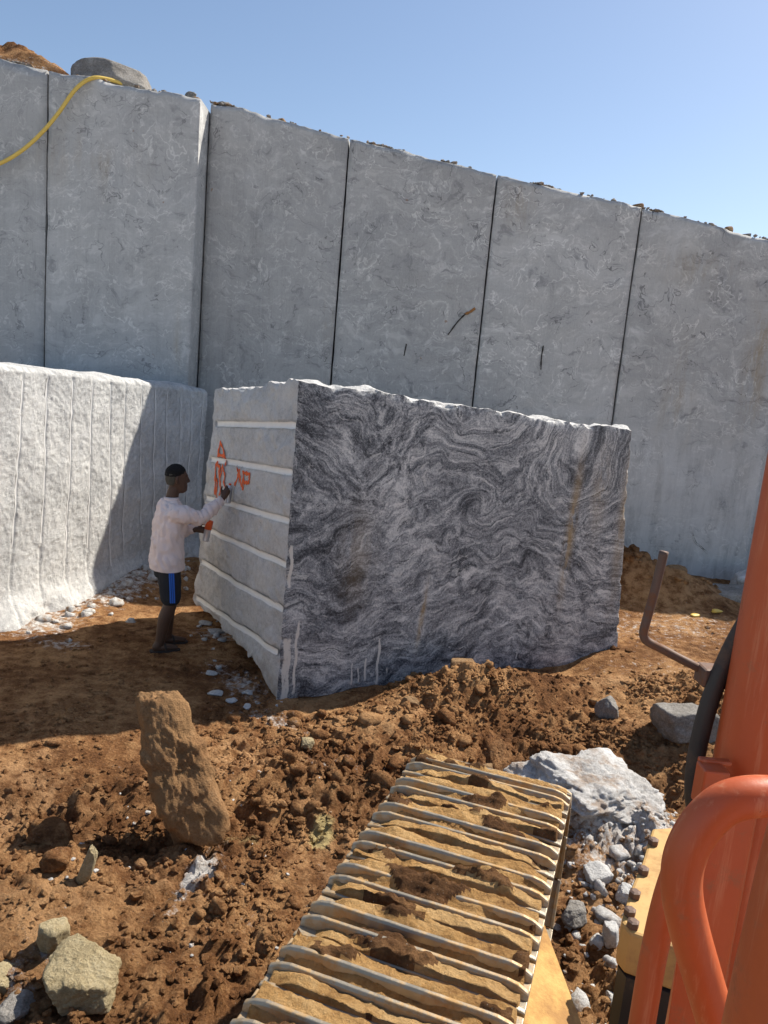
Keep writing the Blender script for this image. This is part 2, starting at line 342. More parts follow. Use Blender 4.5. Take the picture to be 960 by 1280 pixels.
def axis(segs, growL, growR, far):
    a = []
    for s0, s1, st in segs: a += list(np.arange(s0, s1 - 1e-6, st))
    a.append(segs[-1][1]); st = segs[-1][2]
    while a[-1] < far: st *= growR; a.append(a[-1] + st)
    st = segs[0][2]; L = [a[0]]
    while L[-1] > -far: st *= growL; L.append(L[-1] - st)
    return np.array(L[:0:-1] + a)
gx = axis([(-4.6, -2.2, .03), (-2.2, 2.4, .0175), (2.4, 5.6, .03)], 1.25, 1.25, 900)
gy = axis([(2.3, 6.6, .0175), (6.6, 8.2, .026), (8.2, 11.5, .045)], 1.25, 1.3, 900)
GX, GY = np.meshgrid(gx, gy, indexing='ij'); fx, fy = GX.ravel(), GY.ravel(); fz = height(fx, fy)
ground = mesh_obj('ground', np.stack([fx, fy, fz], 1), grid_faces(len(gx), len(gy)), DIRT, attrs=dict(powder_bounce=powder_bounce(fx, fy), yellow=yellow(fx, fy), tone_shade=tone_shade(fx, fy)))
tag(ground, kind='structure')
H = lambda x, y: float(height([x], [y])[0])

def gutter(path, nrm, r, n=7, irr=.25, seed=0, deep=.55):
    """open half pipe lying in a rock face: rim flush with the face, belly set back"""
    rings = []
    for i, p in enumerate(path):
        t = (Vector(path[min(i + 1, len(path) - 1)]) - Vector(path[max(i - 1, 0)])).normalized(); nn = Vector(nrm); w = t.cross(nn).normalized()
        rr = r * (1 + irr * float(gn([[i * .45, seed, 3.]], 2)[0]))
        rings.append([Vector(p) + w * math.cos(a) * rr - nn * (math.sin(a) * rr * deep) for a in [math.pi * k / (n - 1) for k in range(n)]])
    V = [q for rg in rings for q in rg]; Fc = [(i * n + j, i * n + j + 1, (i + 1) * n + j + 1, (i + 1) * n + j) for i in range(len(rings) - 1) for j in range(n - 1)]
    return V, Fc
# ------------------------------------------------------------------ quarry wall of sawn panels
wall = empty('quarry_wall', (0, 11.3, 0))
tag(wall, 'tall sawn grey stone quarry face with thin dark vertical saw cuts behind the block', 'rock wall')
def ztop(x, left):
    if left: return np.interp(x, [-14, -5.5, -4.9, -2.9], [7.4, 6.38, 6.30, 6.12])
    return np.interp(x, [-3.2, -2.97, -.94, 1.14, 3.19, 5.0, 5.6, 16], [6.30, 6.26, 5.93, 5.64, 5.38, 5.11, 5.04, 5.04])
def panel(x0, x1, y, left, seed, thick=3.2):
    st = .06 if x1 - x0 < 4 else .15
    nx = max(8, int((x1 - x0) / st)); nz = 100 if st < .1 else 50
    X, T = np.meshgrid(np.linspace(x0, x1, nx), np.linspace(0, 1, nz), indexing='ij'); X = X.ravel(); T = T.ravel()
    zt = ztop(X, left) + np.interp(X, [5.6, 8.5], [0, 1.1]) + .03 * fbm(p3(X * 2.2, 0 * X, seed), 4, 4, .6)  # right end raised out of view to cast shade on the soil mound
    Z = -.3 + T * (zt + .3)
    Y = y + .022 * fbm(p3(X * .7, Z * .7, seed), 3, 11) + .006 * fbm(p3(X * 5, Z * 5, seed), 3, 12) + .025 * sm(.99, 1., T) * np.clip(.3 + 1.5 * fbm(p3(X * 4, 0 * X, seed + 9), 3, 14), 0, 2)
    ed_ = .010 * fbm(p3(Z * 1.5, 0 * Z, seed), 4, 15, .65); X = X + np.where(X < x0 + 1e-4, np.abs(ed_), 0) - np.where(X > x1 - 1e-4, np.abs(ed_) * .8, 0)
    V = np.stack([X, Y, Z], 1); Fc = grid_faces(nx, nz).tolist()
    # top, back, sides
    idx = lambda i, j: i * nz + j; o = len(V); B = []
    nt = 12
    for i in range(nx):
        for k in range(1, nt + 1):
            a = k / nt; e = V[idx(i, nz - 1)]; B.append((e[0], e[1] + (y + thick - e[1]) * a, e[2] + .05 * float(gn([[e[0] * 3, a * 9, seed]], 5)[0]) * (1 - a)))
    for i in range(nx - 1):
        r0 = [idx(i, nz - 1)] + [o + i * nt + k for k in range(nt)]; r1 = [idx(i + 1, nz - 1)] + [o + (i + 1) * nt + k for k in range(nt)]
        for k in range(nt): Fc.append([r0[k], r1[k], r1[k + 1], r0[k + 1]])
    V = np.concatenate([V, np.array(B)])
    o2 = len(V); bl = [(x0, y + thick, -.3), (x1, y + thick, -.3)]; V = np.concatenate([V, np.array(bl)])
    top0 = [o + k for k in range(nt)]; top1 = [o + (nx - 1) * nt + k for k in range(nt)]
    Fc.append([idx(0, j) for j in range(nz)] + top0 + [o2])
    Fc.append([o2 + 1] + top1[::-1] + [idx(nx - 1, j) for j in range(nz - 1, -1, -1)])
    Fc.append([o2, o2 + 1] [::-1] + [o + i * nt + nt - 1 for i in range(nx)])
    xx, zz = V[:, 0], V[:, 2]
    stain = bump2(xx, zz, 5.15, 3.6, .16, 1.4, .9) + bump2(xx, zz, 4.1, 2.6, .22, .9, .6) + bump2(xx, zz, -3.05, 3.0, .05, .5, .9) + bump2(xx, zz, -1.05, 3.4, .05, .4, .7) + bump2(xx, zz, 4.0, 4.7, .5, .3, .5) + bump2(xx, zz, -4.3, 5.2, .7, .3, .5) + bump2(xx, zz, 1.5, 5.3, .2, .3, .5)
    dustv = 1.4 * sm(3.0, 1.2, zz) * sm(1.5, 3., xx) + .6 * bump2(xx, zz, 3.8, 4.9, .25, .5, 1) + .35 * sm(-.5, -2.5, xx)
    ob = mesh_obj('stone_panel', V - np.array([0, 11.3, 0]), Fc, WALL, wall, True, dict(stain=np.clip(stain, 0, 1), dust=np.clip(dustv, 0, 1)))
    ob.data.polygons.foreach_set('use_smooth', [len(p.vertices) == 4 for p in ob.data.polygons]); return ob
G = .010
for k, (x0, x1, y, l) in enumerate([(-14, -4.91 - G, 10.85, True), (-4.91 + G, -2.89, 10.85, True), (-2.87, -.94 - G, 11.30, False), (-.94 + G, 1.14 - G, 11.30, False),
                                    (1.14 + G, 3.19 - G, 11.30, False), (3.19 + G, 5.46, 11.30, False), (5.48, 16, 11.95, False)]):
    panel(x0, x1, y, l, k * 3.7 + 1)
CRACK = mat_plain('dark_crack', (.05, .045, .04), .95, .3, 20, .1); RUSTC = mat_plain('rusty_crack', (.30, .15, .06), .95, .3, 20, .1)
for pts, r_, mt in [([(.683, 0, 3.43), (.80, 0, 3.62), (.90, 0, 3.74)], .009, CRACK), ([(.89, 0, 3.735), (.96, 0, 3.77), (1.03, 0, 3.83)], .017, RUSTC), ([(2.064, 0, 3.06), (2.05, 0, 3.22), (2.056, 0, 3.40)], .009, CRACK), ([(4.55, 0, .98), (4.66, 0, .76), (4.74, 0, .70), (4.88, 0, .60)], .012, CRACK), ([(.083, 0, 3.08), (.102, 0, 3.25)], .008, CRACK)]:
    P = spline([(x, -.012, z) for x, y, z in pts], 6); mesh_obj('crack', *gutter(P, (0, -1, 0), r_, 7, .8, int(r_ * 1e4)), mt, wall)
# upper level behind the face
ux = axis([(-10, 10, .5)], 1.3, 1.3, 900); uy = np.concatenate([np.arange(13.9, 24, .5), 24 * 1.25 ** np.arange(1, 18)])
UX, UY = np.meshgrid(ux, uy, indexing='ij'); UX = UX.ravel(); UY = UY.ravel()
up_z = np.where(UX < -2.9, ztop(UX, True), ztop(UX, False)) - .06 + .04 * fbm(p3(UX, UY), 3, 2) - .05 * np.maximum(0, UY - 15).clip(0, 40)
tag(mesh_obj('upper_terrace', np.stack([UX, UY, up_z], 1), grid_faces(len(ux), len(uy)), DIRT, attrs=dict(powder_bounce=0 * UX, yellow=0 * UX, tone_shade=0 * UX)), kind='structure')

# ------------------------------------------------------------------ rocks
def ico(sub):
    bm = bmesh.new(); bmesh.ops.create_icosphere(bm, subdivisions=sub, radius=1); bm.verts.ensure_lookup_table()
    V = np.array([v.co[:] for v in bm.verts]); Fc = np.array([[v.index for v in f.verts] for f in bm.faces]); bm.free(); return V, Fc
ICO = {k: ico(k) for k in (1, 2, 3, 4, 5, 6)}
def rock_verts(seed, sub, planes=11, soft=12, rough=.05, boxy=True):
    rng = np.random.default_rng(seed); V, Fc = ICO[sub]
    n = rng.normal(size=(planes, 3))
    if boxy:
        n[:6] = np.array([[1, 0, 0], [-1, 0, 0], [0, 1, 0], [0, -1, 0], [0, 0, 1], [0, 0, -1]][:6])[:len(n[:6])] + rng.normal(0, .30, (len(n[:6]), 3))
    n /= np.linalg.norm(n, axis=1)[:, None]; h = rng.uniform(.80, 1.08, planes)
    if boxy: h[:6] = rng.uniform(.82, .98, len(h[:6]))
    d = np.maximum(V @ n.T, 1e-3); r = h / d
    rr = (np.sum(np.minimum(r, 6.) ** -soft, 1)) ** (-1 / soft); rr = np.minimum(rr, 1.45)
    P = V * rr[:, None]
    if rough:
        q = P + seed * 1.7
        dsp = rough * fbm(q * 1.8, 3, seed % 91) + rough * .55 * np.abs(gn(q * 4.5, seed % 83)) + rough * .35 * fbm(q * 9, 3, seed % 71)
        P = P + V * dsp[:, None]
    return P, Fc
def rock(name, label, cat, loc, size, rot, seed, mat, sub=5, planes=11, soft=26, rough=.09, group=None, smooth=True, stain=None, sink=0.):
    P, Fc = rock_verts(seed, sub, planes, soft, rough); P = P * (np.array(size) / 2 / np.abs(P).max(0))
    M = np.array(Matrix.Rotation(R(rot[2]), 3, 'Z') @ Matrix.Rotation(R(rot[1]), 3, 'Y') @ Matrix.Rotation(R(rot[0]), 3, 'X')); P = P @ M.T
    zmin = P[:, 2].min(); P[:, 2] -= zmin
    z = loc[2] if len(loc) > 2 else H(loc[0], loc[1]) - sink
    at = dict(stain=np.zeros(len(P)) if stain is None else stain(P))
    if mat is DIRT: at = dict(powder_bounce=0 * P[:, 0], yellow=0 * P[:, 0], tone_shade=0 * P[:, 0])
    o = mesh_obj(name, P, Fc, mat, None, smooth, at)
    o.location = (loc[0], loc[1], z); return tag(o, label, cat, group)

# ------------------------------------------------------------------ bench (low ledge) with drill marks
K0 = np.array([-3.7, 7.1]); K1 = np.array([-2.6, 10.85]); kd = (K1 - K0) / np.linalg.norm(K1 - K0); kn = np.array([kd[1], -kd[0]])
bench = empty('stone_ledge', (float(K0[0]), float(K0[1]), 0))
tag(bench, 'low split stone ledge with vertical drill marks, half in sunlight, on the left', 'rock ledge')
BG = [(-.95, -.98), (-.62, -.66), (-.28, -.35), (.05, -.05), (.38, .27), (.73, .66), (1.10, 1.05), (1.42, 1.41), (1.74, 1.80), (2.01, 2.06), (2.34, 2.42), (2.62, 2.68), (2.89, 2.95), (3.21, 3.25), (3.46, 3.48), (3.75, 3.74)]
def btop(s): return np.interp(s, [-4, .1, .73, 1.62, 2.71, 3.9], [2.62, 2.54, 2.52, 2.47, 2.42, 2.35])
def bench_off(s, z):
    q = p3(s, z, 4.)
    d = .035 * fbm(q * 1.1, 4, 40) + .012 * np.abs(fbm(q * 4.5, 4, 41, .6)) + .006 * fbm(q * 19, 3, 42, .65) + .14 * sm(.35, -.1, z) * (1 + .6 * fbm(q * 2.5, 4, 43))
    return d
sax = np.concatenate([np.linspace(-3.2, -.4, 60)[:-1], np.linspace(-.4, 3.86, 330)]); ns, nz = len(sax), 190
S, Z = np.meshgrid(sax, np.linspace(0, 1, nz), indexing='ij'); S = S.ravel(); T = Z.ravel()
Z = -.2 + T * (btop(S) + .012 * fbm(p3(S * 4, 0 * S), 4, 6, .65) + .2)
D = bench_off(S, Z)
for s0, s1 in BG:
    c = s0 + (s1 - s0) * (2.3 - Z) / 1.7; D = D - .013 * np.exp(-((S - c) / .019) ** 2)
D = D - .05 * sm(.985, 1., T) * (.6 + 1.2 * fbm(p3(S * 6, 0 * S), 4, 9))
PX = K0[0] + kd[0] * S + kn[0] * D; PY = K0[1] + kd[1] * S + kn[1] * D
V = np.stack([PX, PY, Z], 1); Fc = grid_faces(ns, nz).tolist(); o = len(V); top = [i * nz + nz - 1 for i in range(ns)]
nb = 10; B = []
for i in range(ns):
    e = V[top[i]]
    for k in range(1, nb + 1):
        a = (k / nb) ** 1.5 * 2.6; B.append((e[0] - kn[0] * a, e[1] - kn[1] * a, e[2] + .05 * float(gn([[S[top[i]] * 2, a * 3, 1]], 8)[0]) + .02))
V = np.concatenate([V, np.array(B)])
for i in range(ns - 1):
    r0 = [top[i]] + [o + i * nb + k for k in range(nb)]; r1 = [top[i + 1]] + [o + (i + 1) * nb + k for k in range(nb)]
    for k in range(nb): Fc.append([r0[k], r1[k], r1[k + 1], r0[k + 1]])
base = np.array([K0[0], K0[1], 0])
mesh_obj('ledge_face', V - base, Fc, BENCH, bench, True, dict(stain=np.zeros(len(V))))
rng = random.Random(5)
for gi, (s0, s1) in enumerate(BG):
    zb = rng.uniform(.25, .8); zt_ = float(btop(s0)) - rng.uniform(.06, .16); path = []
    for k in range(24):
        z = zb + (zt_ - zb) * k / 23; s = s0 + (s1 - s0) * (2.3 - z) / 1.7; d = float(bench_off(np.array([s]), np.array([z]))[0]) - .003
        path.append((K0[0] + kd[0] * s + kn[0] * d - base[0], K0[1] + kd[1] * s + kn[1] * d - base[1], z))
    mesh_obj('drill_groove', *gutter(path, (kn[0], kn[1], 0), .014 if s0 < 2.0 else .011, 7, .8, gi, .35), DUSTB, bench)

# ------------------------------------------------------------------ the sawn block
BLc = np.array([-.77, 6.15, 0.]); fd = np.array([.8907, .4545, 0.]); ed = np.array([-.5151, .8571, 0.])
block = empty('stone_block', tuple(BLc)); tag(block, 'huge rectangular sawn block of swirled grey and white gneiss resting on the dirt', 'stone block')
W, Dp = 3.83, 2.48
def blk(u, v, w):
    """u along the front 0..1, v along the end 0..1, w up 0..1 -> local position"""
    lean = -.27 * u * w * w * .0 + -.26 * u * w
    zb = -.06 + .02 * np.sin(u * 9) + .16 * v * (1 - u) * 0
    zt = (2.67 - .22 * u) - .20 * v * (1 - .3 * u) + .035 * fbm(p3(u * 7, v * 5), 4, 71, .6)
    s = u * W + lean; t = v * Dp - .40 * v * w * (1 - u)
    P = s[:, None] * fd + t[:, None] * ed; P[:, 2] = zb + w * (zt - zb)
    # corner broken away at the foot of the near edge
    cut = sm(.16, .0, u) * sm(.12, .0, w) * sm(.0, .25, v + .02); P[:, 2] += .18 * cut
    du = np.minimum(u, 1 - u) * W; dv = np.minimum(v, 1 - v) * Dp; dw = np.minimum(w, 1 - w) * 2.6
    srt = np.sort(np.stack([du, dv, dw]), 0); edge = srt[1]          # distance to the nearest edge
    q = P
    A = .003 + .040 * sm(0, .03, v)
    N3 = np.stack([fbm(q * 2.4 + 7, 4, 72, .6), fbm(q * 2.4 + 31, 4, 73, .6), fbm(q * 2.4 + 53, 4, 74, .6)], 1)
    P = P + N3 * A[:, None]
    ch = np.exp(-edge / .035) * (.012 + .05 * np.clip(fbm(q * 4.5, 4, 75, .6), 0, 1)); cen = (fd * W / 2 + ed * Dp / 2 + np.array([0, 0, 1.3])) - P
    cen /= np.linalg.norm(cen, axis=1)[:, None]; P = P + cen * ch[:, None]
    return P
GR = [((-.0, 2.31), (2.0, 2.13)), ((-.0, 1.93), (2.04, 1.76)), ((.0, 1.53), (2.13, 1.34)), ((.0, 1.16), (2.28, 1.0)), ((.0, .78), (2.27, .61)), ((.03, .39), (2.36, .18))]
def face(nu, nv, fn):
    a, b = np.meshgrid(np.linspace(0, 1, nu), np.linspace(0, 1, nv), indexing='ij'); return fn(a.ravel(), b.ravel()), nu, nv
parts = []; off = 0; VV = []; FF = []; MI = []
one = lambda x: np.ones_like(x)
for nm, nu, nv, fn, mi, flip in [('front', 330, 225, lambda a, b: blk(a, 0 * a, b), 0, False), ('end', 150, 160, lambda a, b: blk(0 * a, a, b), 1, True),
                                 ('top', 200, 90, lambda a, b: blk(a, b, one(a)), 1, False), ('right', 90, 100, lambda a, b: blk(one(a), a, b), 1, False),
                                 ('back', 80, 60, lambda a, b: blk(a, one(a), b), 1, True), ('bottom', 80, 40, lambda a, b: blk(a, b, 0 * a), 1, True)]:
    P, _, _ = face(nu, nv, fn)
    if nm == 'end':
        t = P @ ed; z = P[:, 2]; nrm = np.array([-ed[1], ed[0], 0])
        for (t0, z0), (t1, z1) in GR:
            c = z0 + (z1 - z0) * (t - t0) / (t1 - t0); P -= nrm * (.03 * np.exp(-((z - c) / .028) ** 4) * (t < t1 + .05))[:, None]
        END_P = P.copy()
    VV.append(P); FF.append(grid_faces(nu, nv, flip, off)); MI += [mi] * ((nu - 1) * (nv - 1)); off += len(P)
VV = np.concatenate(VV); FF = np.concatenate(FF)
X = VV @ fd; Zb = VV[:, 2]
# flow coordinates of the banding: gentle waves low down, folds high up, one rolled eye
ex, ez = 1.83, 1.67
dx, dz = X - ex, Zb - ez; rr = np.hypot(dx, dz * 1.15)
rr = rr * (1 + .5 * fbm(p3(X * 3.1, Zb * 3.1, 7.), 3, 86)); ang = 1.6 * np.exp(-(rr / .17) ** 2) + .75 * np.exp(-(rr / .42) ** 2)
xr = ex + dx * np.cos(ang) - dz * np.sin(ang); zr = ez + dx * np.sin(ang) + dz * np.cos(ang)
hi = sm(.85, 1.75, zr)
q = p3(xr * .8, zr * .8, 2.5)
wx = fbm(q, 3, 81) ; wz = fbm(q + 11, 3, 82)
xr = xr + .10 * fbm(p3(X * 2.6, Zb * 2.6, 1.), 3, 87); zr = zr + .08 * fbm(p3(X * 2.6, Zb * 2.6, 4.), 3, 88)
phi = zr - .16 * np.exp(-((xr - 2.35) / .5) ** 2) * sm(.1, .8, zr) + .10 * np.sin(xr * 1.9 + .6) - .05 * xr + wz * (.10 + .42 * hi) + .09 * gn(q * 2.3, 83) * (.4 + hi)
alo = xr + wx * (.25 + .5 * hi)
# right upper part: folds standing on end
k = .6 * sm(2.1, 3.0, xr) * sm(1.1, 1.9, zr)
cz = np.hypot((xr - 3.0) * 1.5, (zr - 2.7)); phi = phi * (1 - k) + k * (cz * 1.1 + .12 * wz); alo = alo * (1 - k) + k * (np.arctan2(zr - 2.9, xr - 3.0) * .7 + wx * .3)
# left upper part: oblique streaks
k = sm(1.3, .6, xr) * sm(1.1, 1.7, zr); phi = phi * (1 - k) + k * (.75 * zr + .6 * xr + .35 * wz); alo = alo * (1 - k) + k * (xr * .8 - zr * .5 + .4 * wx)
tone = .05 * fbm(p3(X * 1.1, Zb * 1.1, 9.), 3, 84) - .07 * np.exp(-((X - .12) / .22) ** 2) * sm(.6, 1., Zb) + .06 * bump2(X, Zb, .95, 1.75, .18, .4, 1, -.4) + .06 * bump2(X, Zb, 2.9, 2.2, .4, .3, 1) - .06 * bump2(X, Zb, 1.5, 2.2, .5, .25, 1) - .12 * bump2(X, Zb, 1.70, 1.66, .13, .10, 1) + .16 * bump2(X, Zb, 1.88, 1.67, .06, .06, 1) + .07 * bump2(X, Zb, 1.3, 1.45, .4, .12, 1, .3) + .06 * bump2(X, Zb, 2.9, .95, .6, .12, 1, .2) - .06 * bump2(X, Zb, 2.2, 1.2, .3, .12, 1) + .05 * bump2(X, Zb, 1.25, 2.1, .14, .06, 1) - .03 * sm(.5, .1, Zb)
rust = bump2(X, Zb, 2.95, 1.45, .05, .60, 1, -.03) + bump2(X, Zb, 1.35, .64, .022, .24, 1, -.08) + bump2(X, Zb, 3.62, 1.6, .07, .8, .6) + bump2(X, Zb, 3.25, 1.8, .1, .4, .35) + bump2(X, Zb, .65, 1.2, .15, .4, .3)
drip = 0 * X
for x0, zt_, zb_, w_ in [(.69, .27, .03, .010), (.755, .22, .04, .010), (.82, .31, .05, .012), (.94, .48, .0, .015), (1.04, .2, .1, .010), (1.37, .11, -.02, .014), (1.2, .1, 0, .01), (1.9, .19, .08, .007), (2.23, .14, .04, .006), (.15, .70, .0, .016), (.05, 1.35, .95, .016), (.07, .55, -.05, .035)]:
    drip = drip + sm(w_ * 1.6, w_ * .6, np.abs(X - x0 - .006 * np.sin(Zb * 23))) * sm(zb_ - .03, zb_ + .03, Zb) * sm(zt_ + .02, zt_ - .05, Zb)
me_o = mesh_obj('block_body', VV, FF, [GNEISS, ROUGH], block, True, dict(flow=np.stack([alo, phi, 0 * phi], 1), tone=tone, rust=np.clip(rust, 0, 1), drip=np.clip(drip, 0, 1), stain=.4 * bump2(X, Zb, .2, .1, .5, .15, 1)))
me_o.data.polygons.foreach_set('material_index', MI)
enr = np.array([-ed[1], ed[0], 0.])
def end_d(t, z):   # offset of the end face along its normal at (t,z)
    k = np.argmin((END_P @ ed - t) ** 2 + (END_P[:, 2] - z) ** 2); return float(END_P[k] @ enr)
def end_pt(t, z, d): return tuple(ed * t + enr * d + np.array([0, 0, z]))
for gi, ((t0, z0), (t1, z1)) in enumerate(GR):
    path = []
    for k in range(30):
        t = t0 + .02 + (t1 - t0 - .02) * k / 29; z = z0 + (z1 - z0) * (t - t0) / (t1 - t0)
        d = .5 * (end_d(t, z + .06) + end_d(t, z - .06)); path.append(end_pt(t, z, d + .001))
    ps = [Vector(p) for p in path]; ps = [ps[0]] + [(ps[i - 1] + ps[i] * 2 + ps[i + 1]) / 4 for i in range(1, 29)] + [ps[-1]]
    V, Fc = gutter(ps, tuple(enr), .028, 9, .25, gi + 20, .45); mesh_obj('drill_groove', V, Fc, DUST, block)
# sprayed letters on the end face
strokes = [[(1.84, 1.72), (1.76, 1.97), (1.57, 1.76)], [(1.80, 1.84), (1.61, 1.84)], [(1.85, 1.42), (1.83, 1.74), (1.73, 1.72)], [(1.74, 1.72), (1.70, 1.44)], [(1.71, 1.62), (1.63, 1.75), (1.56, 1.68), (1.55, 1.46)], [(1.80, 1.6), (1.79, 1.40)],
           [(1.33, 1.60), (1.30, 1.77), (1.22, 1.66), (1.15, 1.78), (1.12, 1.62)], [(1.07, 1.60), (1.06, 1.77), (.93, 1.77), (.94, 1.69), (1.05, 1.68)]]
pv = []
for sp in strokes:
    P = [Vector((t, z, 0)) for t, z in sp]; Q = []
    for a, b in zip(P[:-1], P[1:]):
        for k in range(8): Q.append(a.lerp(b, k / 8))
    Q.append(P[-1]); L, Rr = [], []
    for i, p in enumerate(Q):
        tg = (Q[min(i + 1, len(Q) - 1)] - Q[max(i - 1, 0)]).normalized(); nn = Vector((-tg.y, tg.x, 0)); w = .017 + .007 * math.sin(i * 1.7)
        a = p + nn * w; b = p - nn * w; dd = max(end_d(a.x, a.y), end_d(b.x, b.y), end_d(p.x, p.y)) + .005
        L.append(end_pt(a.x, a.y, dd)); Rr.append(end_pt(b.x, b.y, dd))
    n = len(L); pv.append((L + Rr, [(i, i + 1, n + i + 1, n + i) for i in range(n - 1)]))
for a_, b_ in ((0, 2), (2, 6), (6, 7), (7, 8)): mesh_obj('painted_letter', *merge(*pv[a_:b_]), PAINT, block)['label'] = 'orange spray painted letter on the pale end face'

# ------------------------------------------------------------------ things lying about
rk = rock
def st_boulder(P): return np.clip(.95 - .5 * (P[:, 2] < .15), 0, 1)
# leaning slab
def leaning():
    V, Fc = ICO[6]; pn = np.array([[1, .1, .05], [-1, .15, 0], [.1, 1, 0], [0, -1, .1], [.1, 0, 1], [0, .1, -1], [.7, -.7, .3], [-.7, -.5, .5], [.6, .2, -.8], [-.6, -.3, -.7], [.5, .3, .8]], float); pn /= np.linalg.norm(pn, axis=1)[:, None]
    hh = np.array([.86, .88, .9, .84, .93, .95, 1.02, 1.10, 1.08, 1.12, 1.06]); rr = (np.sum((hh / np.maximum(V @ pn.T, .05)) ** -12., 1)) ** (-1 / 12); P = V * rr[:, None]
    P = P * np.array([.178, .16, .46]); P[:, 0] *= 1.0 - .10 * P[:, 2] / .45
    P += (P / np.linalg.norm(P, axis=1)[:, None]) * (.045 * fbm(P * 4.2, 3, 15) + .022 * fbm(P * 13, 4, 5, .6) + .014 * np.abs(gn(P * 33, 8)))[:, None]
    ax = Vector((-.36, .22, .78)).normalized(); M = ax.to_track_quat('Z', 'Y').to_matrix().to_3x3()
    xa = Vector((1, .25, 0)); xa = (xa - ax * xa.dot(ax)).normalized(); ya = ax.cross(xa); M = np.stack([xa, ya, ax], 1)
    P = P @ M.T; c = np.array([-1.08, 4.22, .40]); base = np.array([-.93, 4.08, 0.])
    ob = mesh_obj('boulder', P + c - base, Fc, ROCKO, None, True, dict(stain=np.clip(1. - 1.4 * sm(-.24, -.32, P[:, 2]), 0, 1))); ob.location = base
    tag(ob, 'tall blunt soil-caked brown boulder leaning to the left in the churned dirt', 'boulder')
leaning()
rk('boulder', 'large flat-topped tan boulder with grey side in the bottom left corner', 'boulder', (-1.11, 2.97), (.37, .31, .28), (0, 4, 12), 409, ROCKY, 6, 13, 16, .10, sink=.04)
rk('rock', 'small grey and tan rock just behind the flat-topped tan boulder', 'rock', (-1.36, 3.15), (.16, .16, .20), (10, 0, 0), 412, ROCKY, 5, sink=.03)
rk('stone_chip', 'pointed pale tan stone chip standing upright in the brown soil', 'stone chip', (-1.36, 3.58), (.085, .07, .26), (10, 16, 30), 413, ROCKY, 5, sink=.03)
rk('rock', 'pale tan rock cut off by the left edge of the photo', 'rock', (-1.53, 2.98), (.2, .2, .12), (0, 0, 40), 414, ROCKY, 5, sink=.03)
rk('rock', 'grey rock in shadow between the left edge and the flat-topped boulder', 'rock', (-1.38, 2.85), (.2, .2, .10), (0, 0, 10), 415, ROCKG, 5, sink=.03)
rk('dirt_clod', 'rounded brown clod of earth left of the pointed stone chip', 'clod', (-1.55, 3.62), (.17, .15, .15), (0, 0, 0), 416, DIRT, 4, 14, 8, .12, sink=.02)
rk('dirt_clod', 'large brown lump of earth at the foot of the leaning boulder, left of it', 'clod', (-1.75, 4.05), (.25, .25, .16), (0, 0, 0), 417, DIRT, 4, 14, 8, .12, sink=.03)
rk('rock', 'flat tan rock wedged under the middle of the block', 'rock', (.83, 6.62, .22), (.30, .2, .10), (0, 4, 25), 418, ROCKB, 5)
rk('rock', 'brown rounded rock beside the far end of the crawler track', 'rock', (.83, 4.95), (.20, .17, .2), (0, 0, 0), 419, ROCKB, 5, sink=.04)
rk('rock', 'sharp grey rock near the right foot of the block', 'rock', (2.10, 6.35), (.20, .19, .21), (10, 5, 0), 420, ROCKG, 5, sink=.04)
rk('boulder', 'pale grey boulder half buried behind the pale powdery boulder, next to the black hose', 'boulder', (2.62, 6.05), (.62, .5, .34), (-14, 8, 20), 421, ROCKG, 5, sink=.1)
rk('boulder', 'broad pale powdery half-buried boulder right of the track end', 'boulder', (1.55, 4.72, -.08), (1.02, .80, .45), (4, 6, 25), 4218, ROCKP, 6, 12, 14, .20, stain=lambda P: np.clip(.75 * sm(.35, .05, P[:, 2]) + .55 * (fbm(P * 5, 4, 3) > .05), 0, 1))
rk('rock', 'largest bright white angular rock below the powdery white heap', 'rock', (1.42, 4.02), (.17, .13, .12), (5, 0, 15), 431, ROCKW, 5, sink=.0)
rk('rock', 'pale grey angular rock just right of the largest white rock', 'rock', (1.55, 3.92), (.13, .12, .10), (0, 8, 40), 432, ROCKW, 5)
rk('rock', 'pale grey pyramid-shaped rock in the lower white rubble beside the track', 'rock', (1.36, 3.55), (.12, .11, .14), (0, 0, 10), 433, ROCKW, 5)
rk('rock', 'low pale rock between the track and the yellow bolted plate', 'rock', (1.22, 3.72), (.22, .15, .11), (0, 0, 60), 434, ROCKG, 5)
rk('rock', 'brown rock on the upper edge of the white heap', 'rock', (2.02, 5.0), (.16, .12, .10), (0, 0, 60), 435, ROCKB, 5, sink=.02)
rk('rock', 'small tan rock in the clods between the leaning boulder and the block', 'rock', (-.42, 5.35), (.12, .10, .10), (0, 0, 10), 436, ROCKY, 5, sink=.02)
rk('rock', 'half-buried brown rock in the soil bank under the block', 'rock', (.35, 6.0), (.16, .12, .12), (0, 0, 10), 437, ROCKB, 5, sink=.04)
rk('rock', 'reddish rock on the dark soil heap right of the block', 'rock', (3.95, 10.0), (.28, .2, .16), (0, 0, 0), 438, ROCKB, 5, sink=.04)
rk('rock', 'long white stone splinter low in the rubble beside the orange pipes', 'rock', (1.18, 2.98), (.05, .19, .05), (0, 10, -20), 439, ROCKW, 5)
rk('rock', 'short white stone splinter in the rubble above the long splinter', 'rock', (1.28, 3.18), (.05, .11, .05), (0, 10, 10), 440, ROCKW, 5)
sb = rk('stone_slab', 'flat grey stone slab lying at the foot of the wall, far right', 'stone slab', (4.75, 9.95, .02), (1.25, 1.0, .46), (0, 3, 15), 441, ROCKG, 5)
rk('rock', 'pale lump of stone on the ground behind the flat slab, far right', 'rock', (5.35, 10.75, .1), (.8, .5, .5), (0, 0, 15), 442, ROCKW, 5)
